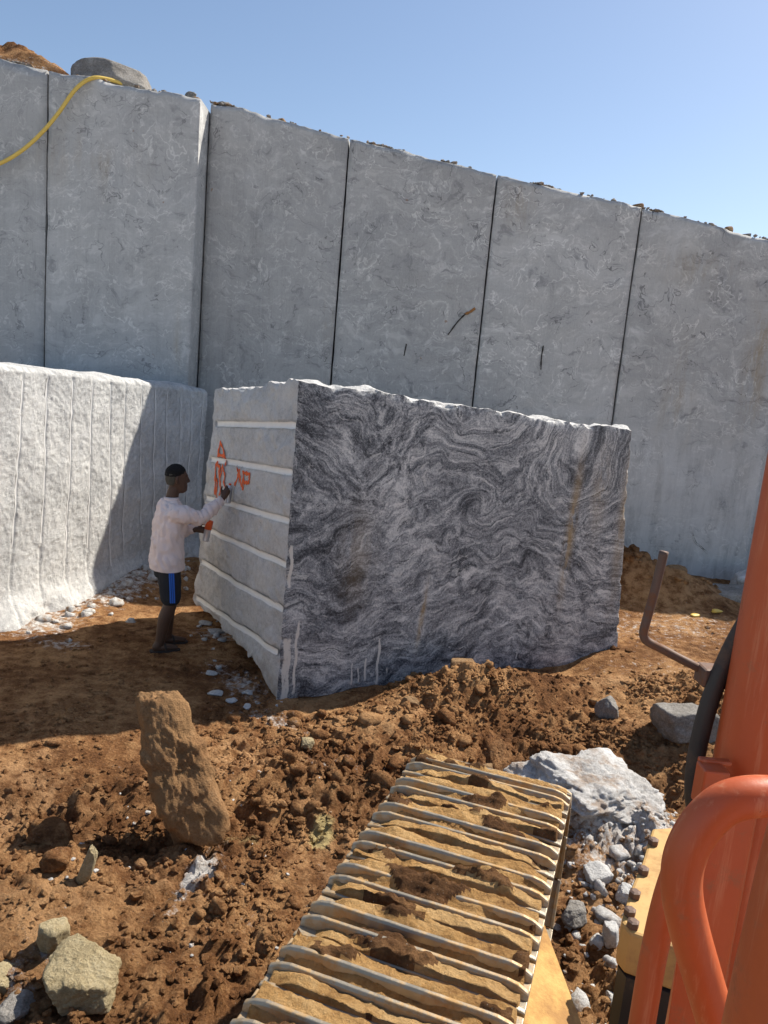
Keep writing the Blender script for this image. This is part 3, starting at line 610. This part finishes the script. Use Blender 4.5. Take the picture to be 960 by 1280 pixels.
for x, y, lb in [(3.86, 9.0, 'left one of two small yellow scraps on the ground right of the block'), (4.2, 9.2, 'right one of two small yellow scraps on the ground right of the block')]:
    rk('scrap', lb, 'scrap', (x, y), (.13, .09, .05), (0, 0, 20), int(x * 100), HOSE, 3, 8, 10, .1)
# top of the wall
rk('boulder', 'long grey boulder perched on the wall top behind the yellow hose', 'boulder', (-4.26, 11.35, float(ztop(-4.4, True)) - .06), (1.16, .7, .46), (0, 5, 0), 455, ROCKG, 5, 12, 26, .035)
def heap(name, label, cat, cx, cy, rx, ry, hh, zb, seed, slope=0.):
    n1, n2 = 90, 40; A, Bq = np.meshgrid(np.linspace(-1, 1, n1), np.linspace(-1, 1, n2), indexing='ij'); A = A.ravel(); Bq = Bq.ravel()
    r = np.maximum(np.abs(A), np.abs(Bq)); prof = np.clip(1 - r ** 2.2, 0, 1); x = A * rx; y = Bq * ry
    z = hh * prof * (1 + .5 * fbm(p3(x * 2 + seed, y * 2), 4, seed)) + slope * x + .05 * prof * np.abs(fbm(p3(x * 9, y * 9), 3, seed + 3)) - .05
    ob = mesh_obj(name, np.stack([x, y, z], 1), grid_faces(n1, n2), DIRT, None, True, dict(powder_bounce=.35 * (z < .12 * hh), yellow=0 * z, tone_shade=.8 + 0 * z)); ob.location = (cx, cy, zb); return tag(ob, label, cat)
heap('soil_heap', 'reddish brown heap of soil on the wall top at far left', 'soil heap', -6.25, 11.5, 1.75, .6, .40, float(ztop(-6.25, True)), 7, -.12)
for x, sx, sz, seed, mt, lb in [(1.83, .17, .09, 1, ROCKB, 'small tan stone on the wall top, leftmost of the right-hand three'), (3.17, .14, .13, 2, ROCKB, 'small tan stone on the wall top right above a saw cut'),
                                (4.47, .17, .13, 3, ROCKB, 'small tan stone on the wall top near the right edge'), (4.75, .2, .08, 4, ROCKG, 'low grey stone on the wall top next to the rightmost tan stone'),
                                (-1.9, .3, .09, 5, ROCKB, 'flat brown stone on the wall top left of the second saw cut'), (-3.1, .38, .17, 6, ROCKG, 'grey rubble stone on the wall top beside the bright notch'), (-2.75, .3, .1, 7, ROCKG, 'flat grey stone on the wall top just right of the bright notch')]:
    yy = 11.45 if x > -2.9 else 11.1
    rk('stone', lb, 'stone', (x, yy, float(ztop(x, x < -2.9)) - .03), (sx, .15, sz), (0, 0, seed * 20), 500 + seed, mt, 3, 9, 16, .05)
# crumbs along the lip of the wall
def scatter(name, label, cat, pts, mat, seed, at=None, sub=1, asp=(1, 1, .75)):
    rng = np.random.default_rng(seed); base = [rock_verts(seed * 50 + k, sub, 9, 14 if sub == 1 else 20, .0 if sub == 1 else .40, sub > 1)[0] for k in range(12)]; Fc = ICO[sub][1]; nv = len(base[0]); VV = []; PP = []
    for x, y, z, r in pts:
        a = rng.uniform(0, 6.28); c, s = math.cos(a), math.sin(a); P = base[rng.integers(12)] * (np.array(asp) * rng.uniform(.7, 1.3, 3) * r)
        VV.append(np.stack([c * P[:, 0] - s * P[:, 1] + x, s * P[:, 0] + c * P[:, 1] + y, P[:, 2] + z], 1)); PP.append((x, y))
    V = np.concatenate(VV); n = len(VV); Fa = (Fc[None] + (np.arange(n) * nv)[:, None, None]).reshape(-1, 3)
    A = at(V[:, 0], V[:, 1]) if at else dict(powder_bounce=0 * V[:, 0], yellow=0 * V[:, 0], tone_shade=0 * V[:, 0])
    return tag(mesh_obj(name, V, Fa, mat, None, sub > 1, A), label, cat, kind='stuff')
rng = np.random.default_rng(8); pts = []
for k in range(900):
    x = rng.uniform(-6, 5.4); l = x < -2.9
    if float(fbm([[x * 1.3, 0, 3.]], 3, 19)[0]) < rng.uniform(-.05, .35) and rng.random() < .9: continue
    pts.append((x, (10.88 if l else 11.33) + abs(rng.normal(0, .10)), float(ztop(x, l)) + .02, rng.uniform(.008, .035) * (1.3 if rng.random() < .15 else 1)))
scatter('rim_gravel', 'loose gravel crumbs along the top edge of the quarry wall', 'gravel', pts, ROCKG, 3, lambda x, y: dict(stain=(np.sin(x * 40) > -.5) * .95))

# clods and gravel over the churned ground
rng = np.random.default_rng(12)
def field(n, x0, x1, y0, y1, size, thr, cond=None, sizes=(.5, 2.2)):
    x = rng.uniform(x0, x1, n); y = rng.uniform(y0, y1, n); keep = rng.random(n) < thr(x, y); x, y = x[keep], y[keep]
    r = size * np.exp(rng.normal(0, .45, len(x))).clip(*sizes); return list(zip(x, y, height(x, y) + r * .15, r))
inblk = lambda x, y: ((x - BLc[0]) * fd[0] + (y - BLc[1]) * fd[1] > 0) & ((x - BLc[0]) * ed[0] + (y - BLc[1]) * ed[1] > 0)
clump = lambda x, y: np.clip(.25 + 1.3 * fbm(p3(x * 1.6, y * 1.6), 3, 91), 0, 1)
thr = lambda x, y: roughness(x, y) * clump(x, y) * ~inblk(x, y) * (1 - .8 * powder_bounce(x, y))
at = lambda x, y: dict(powder_bounce=powder_bounce(x, y) * .8, yellow=yellow(x, y), tone_shade=tone_shade(x, y))
thc = lambda x, y: np.clip(roughness(x, y) * 1.3, 0, 1) * np.clip(clump(x, y) + .25, 0, 1) * ~inblk(x, y) * (1 - .7 * powder_bounce(x, y))
pts = field(62000, -3.2, 3.4, 2.4, 7.2, .0115, thc) + field(1800, 2.2, 5.2, 6.8, 10.6, .016, lambda x, y: .5 * clump(x, y) * ~inblk(x, y)) + field(900, -3.4, -.8, 4.6, 8.5, .008, lambda x, y: .6 * clump(x, y))
scatter('soil_crumbs', 'fine brown crumbs of earth strewn over the churned ground', 'soil crumbs', pts, DIRT, 21, at)
pts = field(1500, -3.0, 3.2, 2.4, 7.0, .024, thr) + field(260, -1.2, .4, 4.3, 5.9, .034, lambda x, y: clump(x, y) * 1.2) + field(330, .2, 2.2, 5.0, 6.8, .034, thr) + field(350, 2.2, 4.6, 9.5, 10.5, .035, lambda x, y: .7 * roughness(x, y))
scatter('soil_clods', 'loose brown fist-sized clods of earth on the churned ground', 'soil clods', pts, DIRT, 25, at, 2)
pts = field(1300, .95, 2.3, 2.7, 5.2, .012, lambda x, y: .25 + .6 * powder_bounce(x, y)) + field(170, 1.0, 2.2, 2.8, 4.3, .03, lambda x, y: .3 + .3 * powder_bounce(x, y))
pts += field(260, -3.4, -2.3, 7.0, 10.2, .03, lambda x, y: powder_bounce(x, y)) + field(150, -1.9, -.7, 6.0, 8.2, .016, lambda x, y: powder_bounce(x, y)) + field(160, -1.6, .6, 3.0, 5.2, .007, lambda x, y: .6 + 0 * x)
scatter('white_rubble', 'small white and grey stone rubble on the heap and along the walls', 'rubble', pts, ROCKW, 22, lambda x, y: dict(stain=(np.sin(x * 71 + y * 37) > .3) * .9), 2)
# flat flakes near the block
for k, (x, y, s_, a) in enumerate([(-1.28, 6.15, .16, 20), (-1.12, 6.05, .12, 60), (-1.02, 6.25, .13, 120), (-1.42, 6.55, .12, 10), (-.98, 5.95, .11, 80), (-1.62, 7.65, .2, 30), (-1.5, 7.4, .14, 70), (-1.8, 7.9, .15, 0)]):
    rk('stone_flake', 'flat white stone flake on the ground beside the pale end of the block', 'stone flake', (x, y), (s_, s_ * .6, .03), (8, 5, a), 600 + k, ROCKW, 3, 9, 20, .12, 'white flakes at the foot of the block')

# ------------------------------------------------------------------ yellow hose
o = mesh_obj('hose', *tube([(-6.6, 10.74, 4.75), (-6.05, 10.72, 4.82), (-5.51, 10.72, 5.05), (-5.19, 10.72, 5.25), (-4.93, 10.72, 5.49), (-4.72, 10.73, 5.75), (-4.52, 10.76, 6.06), (-4.36, 10.82, 6.23), (-4.2, 10.92, 6.29), (-3.95, 11.15, 6.29), (-3.8, 11.6, 6.26), (-3.9, 12.4, 6.26)], .025, 10, 8), HOSE)
tag(o, 'yellow hose hanging over the wall top at upper left', 'hose')

# ------------------------------------------------------------------ excavator (crawler track and boom parts)
exc = empty('excavator', (.35, 2.0, 0)); EO = Vector(exc.location)
tag(exc, 'orange excavator with dirt-caked crawler track, seen from its cab', 'excavator')
def ex(name, V, Fc, mat, parent=None, smooth=True, attrs=None):
    if parent is None: V = [Vector(v) - EO for v in V]; parent = exc
    return mesh_obj(name, V, Fc, mat, parent, smooth, attrs)
ta = Vector((.316, .949, 0)).normalized(); tw = Vector((ta.y, -ta.x, 0)); TZ = Vector((0, 0, 1))
T0 = Vector((.22, 3.34, 1.0)) + tw * .365            # centre of the track at the far end of its top run
PIT, HW, RAD, ZC, LEN = .228, .375, .43, .53, 3.6
def track_pt(s):
    """s=0 at the far end of the top run; negative back along the top, positive over the idler"""
    if s <= 0: p = T0 + ta * s; p.z = ZC + RAD; sag = 0; return p, ta, TZ
    a = s / RAD
    if a < math.pi: d = ta * math.cos(a) - TZ * math.sin(a); n = ta * math.sin(a) + TZ * math.cos(a); p = Vector((T0.x, T0.y, ZC)) + n * RAD; return p, d, n
    p = Vector((T0.x, T0.y, ZC - RAD)) - ta * (s - math.pi * RAD); return p, -ta, -TZ
def bar(y, h, wb, wt, x0, x1, rg_):
    prof = [(-wb, -.002), (-wt * 1.25, h * .8), (-wt * .7, h), (wt * .7, h), (wt * 1.25, h * .8), (wb, -.002)]; rg = []; n_ = 22
    for i in range(n_ + 1):
        t = i / n_; x = x0 + (x1 - x0) * t; k = min(1, .45 + 9 * min(t, 1 - t)) * (1 + rg_.uniform(-.02, .015)); jy = rg_.uniform(-.0005, .0005); jw = 1 + rg_.uniform(-.04, .02)
        rg.append([(x, y + jy + a * jw, b * k) for a, b in prof])
    return loft(rg)
def shoe_mesh(seed):
    g = random.Random(seed)
    return merge(box((0, 0, -.012), (2 * HW, PIT - .012, .024)), bar(-.042, .044, .018, .009, -HW, HW, g), bar(.034, .044, .018, .009, -HW, HW, g), bar(-.102, .014, .011, .008, -HW, HW, g))
SHOES = []
SHOE_ME = None; rngs = random.Random(3)
def soil_mesh(seed):
    n1, n2 = 80, 26; A, Bq = np.meshgrid(np.linspace(-HW + .015, HW - .015, n1), np.linspace(-PIT / 2 + .004, PIT / 2 - .004, n2), indexing='ij'); A = A.ravel(); Bq = Bq.ravel()
    tro = np.exp(-((Bq + .004) / .024) ** 4)                       # narrow trough between the paired ribs
    lump = fbm(p3(A * 3.0, Bq * 5, seed), 3, 51)
    f = (.032 + .026 * lump) * (1 - tro) + tro * (.004 + .045 * np.clip(lump - .05, 0, 1)) + .007 * fbm(p3(A * 16, Bq * 16, seed), 3, 52)
    f = f - .030 * sm(.25, .35, np.abs(A)) * sm(-.15, .25, gn(p3(A * 2 + seed, Bq * 6), 54) + .12)
    crest = np.maximum(np.exp(-((Bq + .042) / .012) ** 2), np.exp(-((Bq - .034) / .012) ** 2)); f = f - .010 * crest
    dk = fbm(p3(A * 3.5 + seed * 3, Bq * 7, 1.), 3, 55)
    f = f + .028 * sm(.16, .4, dk) * (.6 + np.abs(gn(p3(A * 28, Bq * 28, seed), 58)))
    f = f + .008 * np.abs(gn(p3(A * 45, Bq * 45, seed), 57)); edge = np.minimum(HW - .015 - np.abs(A), PIT / 2 - .004 - np.abs(Bq)); f = np.where(edge < .002, -.03, f)
    Fq = grid_faces(n1, n2); me = mesh_obj('tmp', np.stack([A, Bq, f], 1), Fq, [SOIL, SOILD], None, True)
    mi = (dk[Fq].mean(1) > .24).astype(int); me.data.polygons.foreach_set('material_index', mi.tolist()); d = me.data; bpy.data.objects.remove(me); return d
soils = [soil_mesh(k * 7.3 + 2) for k in range(9)]
total = 2 * LEN + 2 * math.pi * RAD; n = 0; s = -LEN
while s < LEN * 0 + math.pi * RAD + LEN:
    p, d, nr = track_pt(s); M = Matrix((tw, d, nr)).transposed().to_4x4(); M.translation = p - EO + nr * .0
    if len(SHOES) < 5:
        so = mesh_obj('track_shoe', *shoe_mesh(n), STEEL, exc, False); bevel(so, .003, 2); SHOES.append(so)
    else: so = SHOES[n % 5].copy(); link(so, exc)
    so.matrix_local = M
    if s < math.pi * RAD * .75:
        q = bpy.data.objects.new('packed_soil', soils[n % 9]); link(q, so)
    n += 1; s += PIT
# track frame, idler
Mf = Matrix((tw, ta, TZ)).transposed().to_4x4(); Mf.translation = Vector((T0.x, T0.y, 0)); loc = lambda v: Mf @ Vector(v)
fr = merge(box((0, -LEN / 2 - .15, ZC), (.44, LEN, .5), Mf))
bevel(ex('track_frame', *fr, YELLOW, smooth=False), .03)
rgs = []
for x, r in ((-.2, .30), (-.2, .385), (-.05, .385), (-.05, .405), (.05, .405), (.05, .385), (.2, .385), (.2, .30)): rgs.append([loc((x, math.cos(2 * math.pi * k / 32) * r, ZC + math.sin(2 * math.pi * k / 32) * r)) for k in range(32)])
ex('idler_wheel', *loft(rgs), STEEL)
# sloping side step of the track frame, dusted with soil
sp = [loc((.36, -.55, .80)), loc((.62, -1.05, .70)), loc((.62, -2.6, .70)), loc((.36, -2.6, .80))]
ex('side_step', sp + [v - TZ * .06 for v in sp], [(0, 1, 2, 3)[::-1], (4, 5, 6, 7), (0, 4, 5, 1), (1, 5, 6, 2), (2, 6, 7, 3), (3, 7, 4, 0)], DIRTYY, smooth=False)
# bolted plate of the undercarriage centre
z0 = 1.0; pl = [(1.237, 2.96), (1.12, 2.72), (1.03, 2.56), (.965, 2.43), (.935, 2.36), (.95, 2.31), (1.12, 2.24), (1.6, 2.1), (1.9, 2.9), (1.40, 3.0)]
V = [Vector((x, y, z)) for z in (z0, z0 - .16) for x, y in pl]; k = len(pl)
plate = ex('bolted_plate', V, [tuple(range(k))[::-1], tuple(range(k, 2 * k))] + [(i, (i + 1) % k, k + (i + 1) % k, k + i) for i in range(k)], YELLOW, smooth=False); bevel(plate, .012)
V = [Vector((x * .97 + .035, y * .97 + .06, z)) for z in (z0 - .165, z0 - .42) for x, y in pl]
ex('swing_ring', V, [tuple(range(k))[::-1], tuple(range(k, 2 * k))] + [(i, (i + 1) % k, k + (i + 1) % k, k + i) for i in range(k)], BLACK, smooth=False)
bolt = loft([[(math.cos(math.pi / 3 * j) * r, math.sin(math.pi / 3 * j) * r, z) for j in range(6)] for r, z in ((.021, 0), (.021, .022), (.012, .026))])
b0 = None
for a, b in zip(pl[:5], pl[1:6]):
    for t in (.5,):
        if b0 is None: b0 = mesh_obj('bolt', *bolt, IRON, plate, False); q = b0
        else: q = b0.copy(); link(q, plate)
        q.location = Vector((a[0] + (b[0] - a[0]) * t + .022, a[1] + (b[1] - a[1]) * t, z0 + .001)) - EO
for x, y in ((1.33, 2.85), (1.25, 2.66), (1.18, 2.5)):
    q = b0.copy(); link(q, plate); q.location = Vector((x, y, z0 + .001)) - EO
# orange upright and pipes
def pipe(name, pts, r, mat, n=20, sub=8): return ex(name, *tube(pts, r, n, sub), mat)
pipe('upright_post', [(.905, 1.64, .7), (.905, 1.64, 1.6), (.909, 1.64, 2.4), (.912, 1.64, 3.6)], .10, ORANGE, 40, 4)
pipe('grab_rail', [(.640, .96, 1.2), (.642, .96, 1.7), (.645, .955, 2.0), (.655, .95, 2.22), (.70, .95, 2.38), (.80, .95, 2.44)], .088, ORANGE, 36, 8)
pipe('bent_pipe', [(.86, 1.27, 2.04), (.76, 1.255, 2.084), (.69, 1.25, 2.088), (.640, 1.25, 2.068), (.605, 1.25, 2.02), (.588, 1.25, 1.96), (.592, 1.25, 1.90), (.612, 1.25, 1.835), (.65, 1.25, 1.743), (.708, 1.25, 1.61), (.78, 1.25, 1.44), (.80, 1.26, 1.2)], .036, ORANGE, 24, 8)
pipe('straight_pipe', [(.668, 1.40, 1.93), (.650, 1.40, 1.855), (.636, 1.40, 1.76), (.630, 1.40, 1.63), (.630, 1.40, 1.46), (.63, 1.4, 1.1)], .0265, ORANGE, 24, 8)
pv = [Vector(p) for p in [(.715, 1.5, 1.92), (.84, 1.5, 1.92), (.84, 1.5, .9), (.745, 1.5, .9)]]; pv2 = [p + Vector((.02, .03, 0)) for p in pv]
bevel(ex('side_plate', pv + pv2, [(0, 1, 2, 3), (7, 6, 5, 4), (0, 4, 5, 1), (1, 5, 6, 2), (2, 6, 7, 3), (3, 7, 4, 0)], ORANGE, smooth=False), .006)
bevel(ex('hose_bracket', *merge(box((.762, 1.56, 1.94), (.055, .05, .09)), box((.775, 1.585, 1.985), (.07, .02, .012))), ORANGE, smooth=False), .004)
pipe('hydraulic_hose', [(.90, 1.70, 2.42), (.86, 1.70, 2.31), (.825, 1.70, 2.21), (.801, 1.70, 2.11), (.789, 1.70, 2.01), (.787, 1.70, 1.91), (.80, 1.70, 1.82), (.84, 1.7, 1.72)], .0205, BLACK, 18, 8)
rodo = pipe('mirror_rod', [(.655, 1.75, 2.412), (.651, 1.75, 2.36), (.6455, 1.75, 2.30), (.6385, 1.75, 2.24), (.6365, 1.75, 2.217), (.6400, 1.75, 2.201), (.6530, 1.75, 2.190), (.690, 1.75, 2.175), (.732, 1.75, 2.157), (.80, 1.75, 2.131), (.90, 1.75, 2.10)], .0105, IRON, 16, 6)
cl = ex('rod_clamp', *merge(box((.805, 1.735, 2.128), (.06, .06, .045)), tube([(.84, 1.70, 2.15), (.84, 1.70, 2.09)], .014, 6)), IRON, smooth=False); bevel(cl, .006)

# ------------------------------------------------------------------ person
def remesh(name, VF, mat, parent, vox=.007, smooth=6, disp=None, push=0.):
    o = mesh_obj('tmp', *VF, None, None, True); md = o.modifiers.new('r', 'REMESH'); md.mode = 'VOXEL'; md.voxel_size = vox
    md2 = o.modifiers.new('s', 'SMOOTH'); md2.factor = .5; md2.iterations = smooth
    bpy.context.view_layer.update(); dg = bpy.context.evaluated_depsgraph_get(); me = bpy.data.meshes.new_from_object(o.evaluated_get(dg)); bpy.data.objects.remove(o)
    V = np.zeros(len(me.vertices) * 3); me.vertices.foreach_get('co', V); V = V.reshape(-1, 3); N_ = np.zeros(len(V) * 3); me.vertices.foreach_get('normal', N_); N_ = N_.reshape(-1, 3)
    if disp is not None: V = V + N_ * disp(V)[:, None]
    me.vertices.foreach_set('co', V.ravel()); me.materials.clear(); me.materials.append(mat); me.polygons.foreach_set('use_smooth', [True] * len(me.polygons)); me.update(); me.name = name
    return link(bpy.data.objects.new(name, me), parent)
PB = Vector((-2.0, 7.06, 0)); PF = Vector((.90, .436, 0)).normalized(); PR = Vector((PF.y, -PF.x, 0))
PB.z = H(PB.x, PB.y)
man = empty('person', PB); tag(man, 'person in pale pink shirt and dark shorts spray-painting the end of the block', 'person')
def L(f, r, z): return PF * f + PR * r + Vector((0, 0, z))         # forward, right, up in the figure's frame
def ell(c, rf, rr, n=20, axis=None):
    return [c + PF * math.cos(2 * math.pi * k / n) * rf + PR * math.sin(2 * math.pi * k / n) * rr for k in range(n)]
def limb(pts, rads, n=14): return tube_r(pts, rads, n)
def tube_r(pts, rads, n=14):
    P = [Vector(p) for p in pts]; S_, Rd = [], []
    for i in range(len(P) - 1):
        for k in range(6): S_.append(P[i].lerp(P[i + 1], k / 6)); Rd.append(rads[i] + (rads[i + 1] - rads[i]) * k / 6)
    S_.append(P[-1]); Rd.append(rads[-1]); it = iter(Rd); Rl = Rd
    for _ in range(2): S_ = [S_[0]] + [(S_[i - 1] + 2 * S_[i] + S_[i + 1]) / 4 for i in range(1, len(S_) - 1)] + [S_[-1]]
    d0 = (S_[1] - S_[0]).normalized(); d1 = (S_[-1] - S_[-2]).normalized()
    S_ = [S_[0] - d0 * Rl[0] * .8, S_[0] - d0 * Rl[0] * .45] + S_ + [S_[-1] + d1 * Rl[-1] * .45, S_[-1] + d1 * Rl[-1] * .8]; Rl = [Rl[0] * .35, Rl[0] * .8] + Rl + [Rl[-1] * .8, Rl[-1] * .35]
    return tube(S_, lambda t: Rl[min(len(Rl) - 1, int(round(t * (len(Rl) - 1))))], n)
# joints
shR, elR, wrR = L(.02, .185, 1.36), L(.265, .175, 1.315), L(.475, .055, 1.465)
shL, elL, wrL = L(.02, -.185, 1.36), L(.08, -.25, 1.09), L(.275, -.12, 1.14)
hR, kR, aR = L(.0, .09, .86), L(.03, .10, .47), L(-.06, .10, .09)
hL, kL, aL = L(.0, -.09, .86), L(.07, -.10, .47), L(.05, -.10, .09)
headc = L(.055, 0, 1.655)
def foot(a): return merge(tube_r([a + Vector((0, 0, 0)), a - PF * .03 - TZ * .045], [.042, .04]), tube_r([a - PF * .035 - TZ * .05, a + PF * .07 - TZ * .052, a + PF * .155 - TZ * .062], [.036, .038, .026]))
torso = loft([ell(L(f, 0, z), a, b) for f, z, a, b in [(0, .84, .09, .14), (0, .95, .105, .155), (.01, 1.1, .10, .145), (.01, 1.25, .105, .165), (.01, 1.36, .095, .175), (.01, 1.43, .06, .10)]])
def hand(w, d, side, curl, nrm):
    """palm plus five separate fingers; d = pointing direction, side = thumb side, nrm = palm normal (fingers curl towards it)"""
    d, side, nrm = d.normalized(), side.normalized(), nrm.normalized(); out = [tube_r([w, w + d * .04, w + d * .085], [.025, .032, .034])]
    for k, (o_, ln) in enumerate(((.027, .075), (.009, .084), (-.010, .078), (-.028, .062))):
        b = w + d * .085 + side * o_; c1 = b + (d * math.cos(curl * .5) + nrm * math.sin(curl * .5)) * ln * .5; c2 = c1 + (d * math.cos(curl * 1.3) + nrm * math.sin(curl * 1.3)) * ln * .3; c3 = c2 + (d * math.cos(curl * 2) + nrm * math.sin(curl * 2)) * ln * .25
        out.append(tube_r([b - d * .015, c1, c2, c3], [.0098, .009, .0085, .0075], 8))
    b = w + d * .03 + side * .026; out.append(tube_r([b, b + side * .03 + d * .022 + nrm * .012, b + side * .036 + d * .05 + nrm * .034], [.012, .011, .009], 8))
    return merge(*out)
dR = (L(.56, -.0, 1.60) - wrR).normalized(); sideR = TZ.cross(dR); thR = (-PR * .8 + TZ * .2); 
handR = hand(wrR + dR * .015, dR, Vector((-dR.z * PF.x, -dR.z * PF.y, .7)).normalized(), 1.1, -PR * .9 + PF * .2)
dL = (PF * .95 + PR * .3).normalized(); handL = hand(wrL, dL, TZ, 1.2, PR * .9 - PF * .2)
# head as one shaped loft
hd = []
for z, f, a, b in [(-.135, .035, .035, .035), (-.115, .035, .062, .052), (-.085, .022, .078, .062), (-.04, .008, .088, .070), (0, 0, .094, .075), (.04, -.006, .097, .077), (.08, -.01, .088, .070), (.11, -.01, .062, .050), (.126, -.01, .028, .022)]:
    hd.append(ell(headc + PF * f + TZ * z, a, b, 24))
head = merge(loft(hd), tube_r([headc + PF * .092 + TZ * .02, headc + PF * .108 - TZ * .025], [.011, .017], 8), tube_r([headc + PF * .088 - TZ * .066 - PR * .02, headc + PF * .088 - TZ * .066 + PR * .02], [.011, .011], 8),
             tube_r([headc + PF * .082 + TZ * .035 - PR * .035, headc + PF * .082 + TZ * .035 + PR * .035], [.014, .014], 8),
             *[tube_r([headc + PR * sgn * .076 - PF * .008 + TZ * .022, headc + PR * sgn * .086 - PF * .018 - TZ * .004, headc + PR * sgn * .078 - PF * .006 - TZ * .034], [.012, .015, .010], 8) for sgn in (-1, 1)])
neck = tube_r([L(.0, 0, 1.38), L(.015, 0, 1.47), L(.035, 0, 1.56)], [.075, .058, .056])
body = merge(torso, head, neck, tube_r([shR, elR, wrR], [.06, .046, .029]), tube_r([shL, elL, wrL], [.06, .046, .029]), handR, handL,
             *[tube_r([h_, h_.lerp(k_, .5), k_, k_.lerp(a_, .35) - PF * .018, a_], [.092, .082, .064, .064, .041]) for h_, k_, a_ in ((hR, kR, aR), (hL, kL, aL))], foot(aR), foot(aL))
remesh('body', body, SKIN, man, .0065, 3)
wr = lambda V: .020 * fbm(V * np.array([8, 8, 6.]) + 3, 3, 61) * sm(.76, .87, V[:, 2]) + .030 * np.abs(gn(V @ np.array([[14, 0, 5], [0, 14, 4], [3, 3, 9.]]), 62)) * sm(.79, .87, V[:, 2]) - .004
sh_t = loft([ell(L(f, 0, z), a, b, 28) for f, z, a, b in [(.0, .79, .165, .205), (.0, .86, .162, .202), (.0, .96, .152, .195), (.0, 1.10, .145, .195), (.0, 1.24, .145, .205), (.0, 1.33, .122, .205), (.005, 1.40, .108, .172), (.01, 1.45, .082, .092)]])
sleR = tube_r([shR + TZ * -.01, shR.lerp(elR, .5), elR, elR.lerp(wrR, .5), elR.lerp(wrR, .86)], [.082, .076, .066, .058, .050])
sleL = tube_r([shL + TZ * -.01, shL.lerp(elL, .5), elL, elL.lerp(wrL, .5), elL.lerp(wrL, .86)], [.082, .076, .066, .058, .050])
shirt = remesh('shirt', merge(sh_t, sleR, sleL), SHIRT, man, .008, 5, wr)
rgs = [[L(.012, 0, 1.44 + dz) + PF * math.cos(t) * r * 1.0 + PR * math.sin(t) * r * 1.02 for t in [2 * math.pi * k / 24 for k in range(24)]] for r, dz in ((.072, -.015), (.071, .02), (.066, .042), (.061, .035), (.064, -.01))]
mesh_obj('collar', *loft(rgs, False), SHIRT, shirt)
for kz in range(1): pass
legs = merge(loft([ell(L(0, 0, z), a, b, 24) for z, a, b in [(.72, .115, .165), (.80, .128, .172), (.88, .125, .168), (.94, .11, .15)]]),
             *[tube_r([h_ + TZ * -.02, h_.lerp(k_, .5), h_.lerp(k_, .86)], [.104, .102, .098]) for h_, k_ in ((hR, kR), (hL, kL))])
shorts = remesh('shorts', legs, SHORTS, man, .008, 4, lambda V: .006 * fbm(V * 9, 3, 66))
for dx in (-.017, 0, .017):
    pts = []
    for t in np.linspace(.17, .90, 10):
        c = hR.lerp(kR, float(t)); pts.append(c + PR * (.104 + (.035 if t < .15 else .012 * (1 - t))) * 1. + PF * dx + PR * .002)
    rg = [[p + PF * a_ + PR * b_ for a_, b_ in ((-.0055, -.02), (.0055, -.02), (.0055, .006), (-.0055, .006))] for p in pts]
    mesh_obj('side_stripe', *loft(rg), BLUE, shorts, False)
hr = [ell(headc + PF * f + TZ * z, a, b, 24) for z, f, a, b in [(.022, -.030, .085, .0795), (.045, -.018, .093, .083), (.075, -.014, .094, .079), (.105, -.012, .075, .062), (.128, -.012, .045, .038), (.136, -.012, .015, .012)]]
back = [ell(headc + PF * f + TZ * z, a, b, 20) for z, f, a, b in [(-.06, -.045, .045, .056), (-.02, -.042, .062, .072), (.05, -.03, .08, .081)]]
remesh('side_hair', loft(back), mat_plain('grey_hair', (.085, .078, .062), .85, .3, 60, .2, bs=.6), man, .006, 2, lambda V: .002 * gn(V * 70, 7))
remesh('hair', loft(hr), HAIR, man, .006, 2, lambda V: .003 * gn(V * 70, 6))
for a_ in (aR, aL):
    outl = [(-.085, .030), (-.05, .042), (.03, .044), (.10, .050), (.16, .044), (.195, .018), (.195, -.018), (.16, -.044), (.10, -.050), (.03, -.044), (-.05, -.042), (-.085, -.030)]
    V = [a_ + PF * x + PR * y + TZ * (z - a_.z) for z in (.0, .016) for x, y in outl]; k = len(outl)
    strap = tube([a_ + PF * .06 + PR * .045 + TZ * (.02 - a_.z), a_ + PF * .05 + PR * .03 - TZ * .018, a_ + PF * .05 - PR * .03 - TZ * .018, a_ + PF * .06 - PR * .045 + TZ * (.02 - a_.z)], .009, 8, 4)
    mesh_obj('sandal', *merge((V, [tuple(range(k))[::-1], tuple(range(k, 2 * k))] + [(i, (i + 1) % k, k + (i + 1) % k, k + i) for i in range(k)]), strap), BLADE, man, False)
# spray cans
def can(label, loc, tilt, capm):
    c = empty('spray_can', loc); tag(c, label, 'spray can'); c.rotation_euler = tilt
    cyl = lambda prof: loft([[(math.cos(2 * math.pi * k / 24) * r, math.sin(2 * math.pi * k / 24) * r, z) for k in range(24)] for r, z in prof])
    mesh_obj('can_body', *cyl([(.028, 0), (.0325, .003), (.0335, .006), (.0325, .010), (.0325, .150), (.034, .153), (.033, .158), (.022, .172), (.015, .176)]), CANM, c)
    mesh_obj('nozzle', *merge(cyl([(.012, .174), (.012, .190), (.009, .194)]), tube([(.008, 0, .187), (.016, 0, .187)], .003, 8)), capm, c)
    return c
hp = PB + wrR + dR * .115 - PR * .035
can('silver spray can held up against the painted end of the block', hp - TZ * .135 + PF * .012, (R(-4), R(6), R(25)), ORCAP)
c2 = can('spray can with orange cap held low at the waist', PB + wrL + dL * .09 + PR * .035 - TZ * .10, (0, R(10), 0), ORCAP)
cyl = loft([[(math.cos(2 * math.pi * k / 24) * r, math.sin(2 * math.pi * k / 24) * r, z) for k in range(24)] for r, z in [(.0345, .12), (.0345, .19), (.031, .205), (.02, .208)]])
mesh_obj('cap', *cyl, ORCAP, c2)
